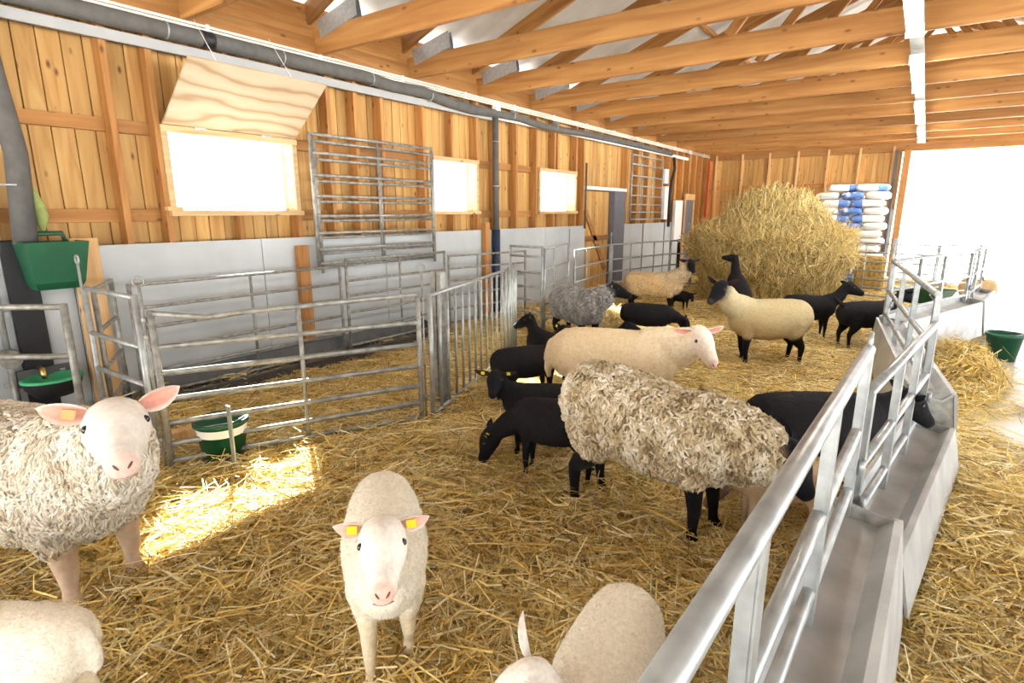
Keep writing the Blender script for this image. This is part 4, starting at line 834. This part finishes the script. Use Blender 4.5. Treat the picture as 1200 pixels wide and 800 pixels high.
sheep('lamb', 'cream lamb walking towards the camera with yellow ear tags', (-1.42, 1.20), -41, .68, CREAM, poll=(.50, 0, .84), hdir=hloc(-41, -42, 2), leg=1.25, girth=.92, feet=dict(fl=(-.10, .05), fr=(.06, 0)), ears=(.10, .05), earlen=.095, earw=.055, tags=((1, .35), (-1, .35)), wool=9000, wl=.020, ww=.003, wcurl=.3, vox=.014, hs=1.28, neckr=.9, hw=1.06, wk=3)
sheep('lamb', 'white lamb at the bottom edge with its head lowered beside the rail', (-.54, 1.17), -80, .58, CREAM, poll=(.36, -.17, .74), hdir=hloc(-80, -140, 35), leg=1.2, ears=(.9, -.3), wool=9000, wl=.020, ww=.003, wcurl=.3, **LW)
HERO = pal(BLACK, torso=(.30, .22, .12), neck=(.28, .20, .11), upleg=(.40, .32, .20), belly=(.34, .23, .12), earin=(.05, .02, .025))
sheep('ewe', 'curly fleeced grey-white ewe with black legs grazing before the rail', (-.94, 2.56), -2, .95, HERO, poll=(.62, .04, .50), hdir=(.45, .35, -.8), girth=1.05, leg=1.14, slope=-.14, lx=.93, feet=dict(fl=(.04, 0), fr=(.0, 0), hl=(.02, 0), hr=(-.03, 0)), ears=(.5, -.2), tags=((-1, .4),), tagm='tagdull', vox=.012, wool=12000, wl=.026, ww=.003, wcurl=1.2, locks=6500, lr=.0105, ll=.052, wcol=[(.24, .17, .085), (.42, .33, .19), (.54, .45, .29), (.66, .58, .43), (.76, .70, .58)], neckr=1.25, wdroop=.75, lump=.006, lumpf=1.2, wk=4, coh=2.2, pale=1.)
TAN = pal(WHITE, torso=(.55, .38, .22), neck=(.5, .34, .2), upleg=(.58, .42, .26), loleg=(.62, .48, .34), head=(.22, .13, .09), muz=(.2, .12, .09), ear=(.3, .2, .14), earin=(.4, .22, .18), belly=(.5, .36, .22))
sheep('lamb', 'tan lamb half hidden between the curly ewe and the rail', (-.42, 2.84), 210, .46, TAN, poll=(.55, 0, .45), hdir=(.6, 0, -.8), leg=1.2, wool=3000, wl=.02, ww=.004, **LW)
BK = dict(colr=BLACK, vox=.02, leg=1.22, neckr=.85, hs=1.2)
BKG = 'black sheep and lambs'
sheep('black_sheep', 'black sheep with its head in the trough behind the near rails', (-.32, 3.36), 38, .80, poll=(.58, 0, .66), hdir=(.8, -.1, -.6), girth=.95, wool=5000, wl=.015, ww=.004, group=BKG, colr=BLACK, vox=.018, leg=1.1, neckr=.85, hs=1.05, lx=.92)
W8 = pal(WHITE, torso=(.74, .60, .38), neck=(.78, .66, .46), upleg=(.74, .60, .40), belly=(.52, .36, .20), head=(.86, .78, .66))
e8 = gp(728, 386, .70)
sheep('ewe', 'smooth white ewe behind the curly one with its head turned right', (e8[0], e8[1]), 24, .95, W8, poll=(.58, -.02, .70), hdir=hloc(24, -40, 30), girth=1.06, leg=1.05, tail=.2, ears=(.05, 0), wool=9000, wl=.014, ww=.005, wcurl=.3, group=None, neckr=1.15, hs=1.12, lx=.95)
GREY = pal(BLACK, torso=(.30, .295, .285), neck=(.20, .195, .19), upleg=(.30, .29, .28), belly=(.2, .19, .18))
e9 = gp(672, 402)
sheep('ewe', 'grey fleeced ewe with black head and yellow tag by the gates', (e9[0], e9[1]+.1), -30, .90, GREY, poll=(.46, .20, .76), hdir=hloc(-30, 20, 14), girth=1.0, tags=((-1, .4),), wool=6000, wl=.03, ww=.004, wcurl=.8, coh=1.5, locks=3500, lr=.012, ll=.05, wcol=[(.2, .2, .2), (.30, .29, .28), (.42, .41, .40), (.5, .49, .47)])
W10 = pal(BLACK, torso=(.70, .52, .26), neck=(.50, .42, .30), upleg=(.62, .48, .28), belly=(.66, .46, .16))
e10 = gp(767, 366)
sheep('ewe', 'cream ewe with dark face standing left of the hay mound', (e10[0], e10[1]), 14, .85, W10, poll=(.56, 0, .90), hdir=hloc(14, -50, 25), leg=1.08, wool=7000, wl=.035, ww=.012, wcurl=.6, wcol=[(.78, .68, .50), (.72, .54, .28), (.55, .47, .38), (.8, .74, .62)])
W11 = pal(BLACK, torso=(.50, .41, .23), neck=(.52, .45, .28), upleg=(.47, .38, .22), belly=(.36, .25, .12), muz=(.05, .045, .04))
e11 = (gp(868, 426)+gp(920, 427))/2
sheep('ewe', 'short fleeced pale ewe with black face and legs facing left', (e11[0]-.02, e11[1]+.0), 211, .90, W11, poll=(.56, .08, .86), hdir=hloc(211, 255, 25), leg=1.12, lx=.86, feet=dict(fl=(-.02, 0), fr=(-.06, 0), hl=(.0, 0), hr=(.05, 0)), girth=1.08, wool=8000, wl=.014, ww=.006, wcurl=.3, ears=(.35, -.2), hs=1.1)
def bl(label, px, hd_, S=.58, dx=0, dy=0, **k):
    p_ = gp(*px); kk = dict(BK); kk.update(k); kk.setdefault('wool', 3500); kk.setdefault('wk', 3)
    return sheep('black_lamb', label, (p_[0]+dx, p_[1]+dy), hd_, S, wl=.016, ww=.005, group=BKG, cat='lamb', **kk)
bl('black lamb standing right before the hay mound looking right', (946, 396), 25, .70, poll=(.56, 0, .86), hdir=(.9, 0, -.25), lx=.85)
bl('black lamb behind the rails with its tail towards the pen', (1008, 409), 48, .70, dx=.03, dy=.16, poll=(.6, 0, .8), hdir=(.9, 0, -.3), tailup=.12)
bl('black lamb rearing up to pull hay from the mound', (866, 372), 128, .60, dx=-.1, dy=.0, pitch=38, poll=(.56, .06, .92), hdir=hloc(128, 190, 10), feet=dict(fl=(.15, .15), fr=(.05, .1)))
bl('black lamb bent behind the white ewe, only its rounded back showing', (760, 402), 18, .62, poll=(.6, 0, .42), hdir=(.5, 0, -.85))
bl('black lamb lying between the grey ewe and the white ewe', (700, 413), 30, .6, lie=True, poll=(.5, 0, .75), hdir=(.9, 0, -.2), leg=1)
bl('tiny black lamb under the cream ewe beside the hay', (797, 366), -20, .40, dx=-.1, dy=.25, poll=(.52, 0, .6), hdir=(.6, -.4, -.6))
bl('black lamb turned away beside the creep gate, tags on both ears', (620, 468), 62, .60, poll=(.52, 0, .86), hdir=(.95, 0, -.2), tags=((1, .35), (-1, .35)))
bl('black lamb farthest back by the creep gate, head in front of the gate', (628, 440), 150, .58, dx=.1, poll=(.52, 0, .82), hdir=hloc(150, 215, 20), tags=((1, .4), (-1, .4)))
bl('black lamb facing the camera with two yellow ear tags', (634, 529), 205, .60, lx=.9, poll=(.52, .05, .77), hdir=hloc(205, 300, 15), tags=((1, .4), (-1, .4)), ears=(.1, 0), vox=.016, wool=4000)
bl('black lamb grazing in front with its nose in the straw', (642, 556), 196, .62, dx=.03, lx=.86, poll=(.62, .05, .31), hdir=(.45, .12, -.9), tags=((1, .4),), vox=.016, wool=4000)
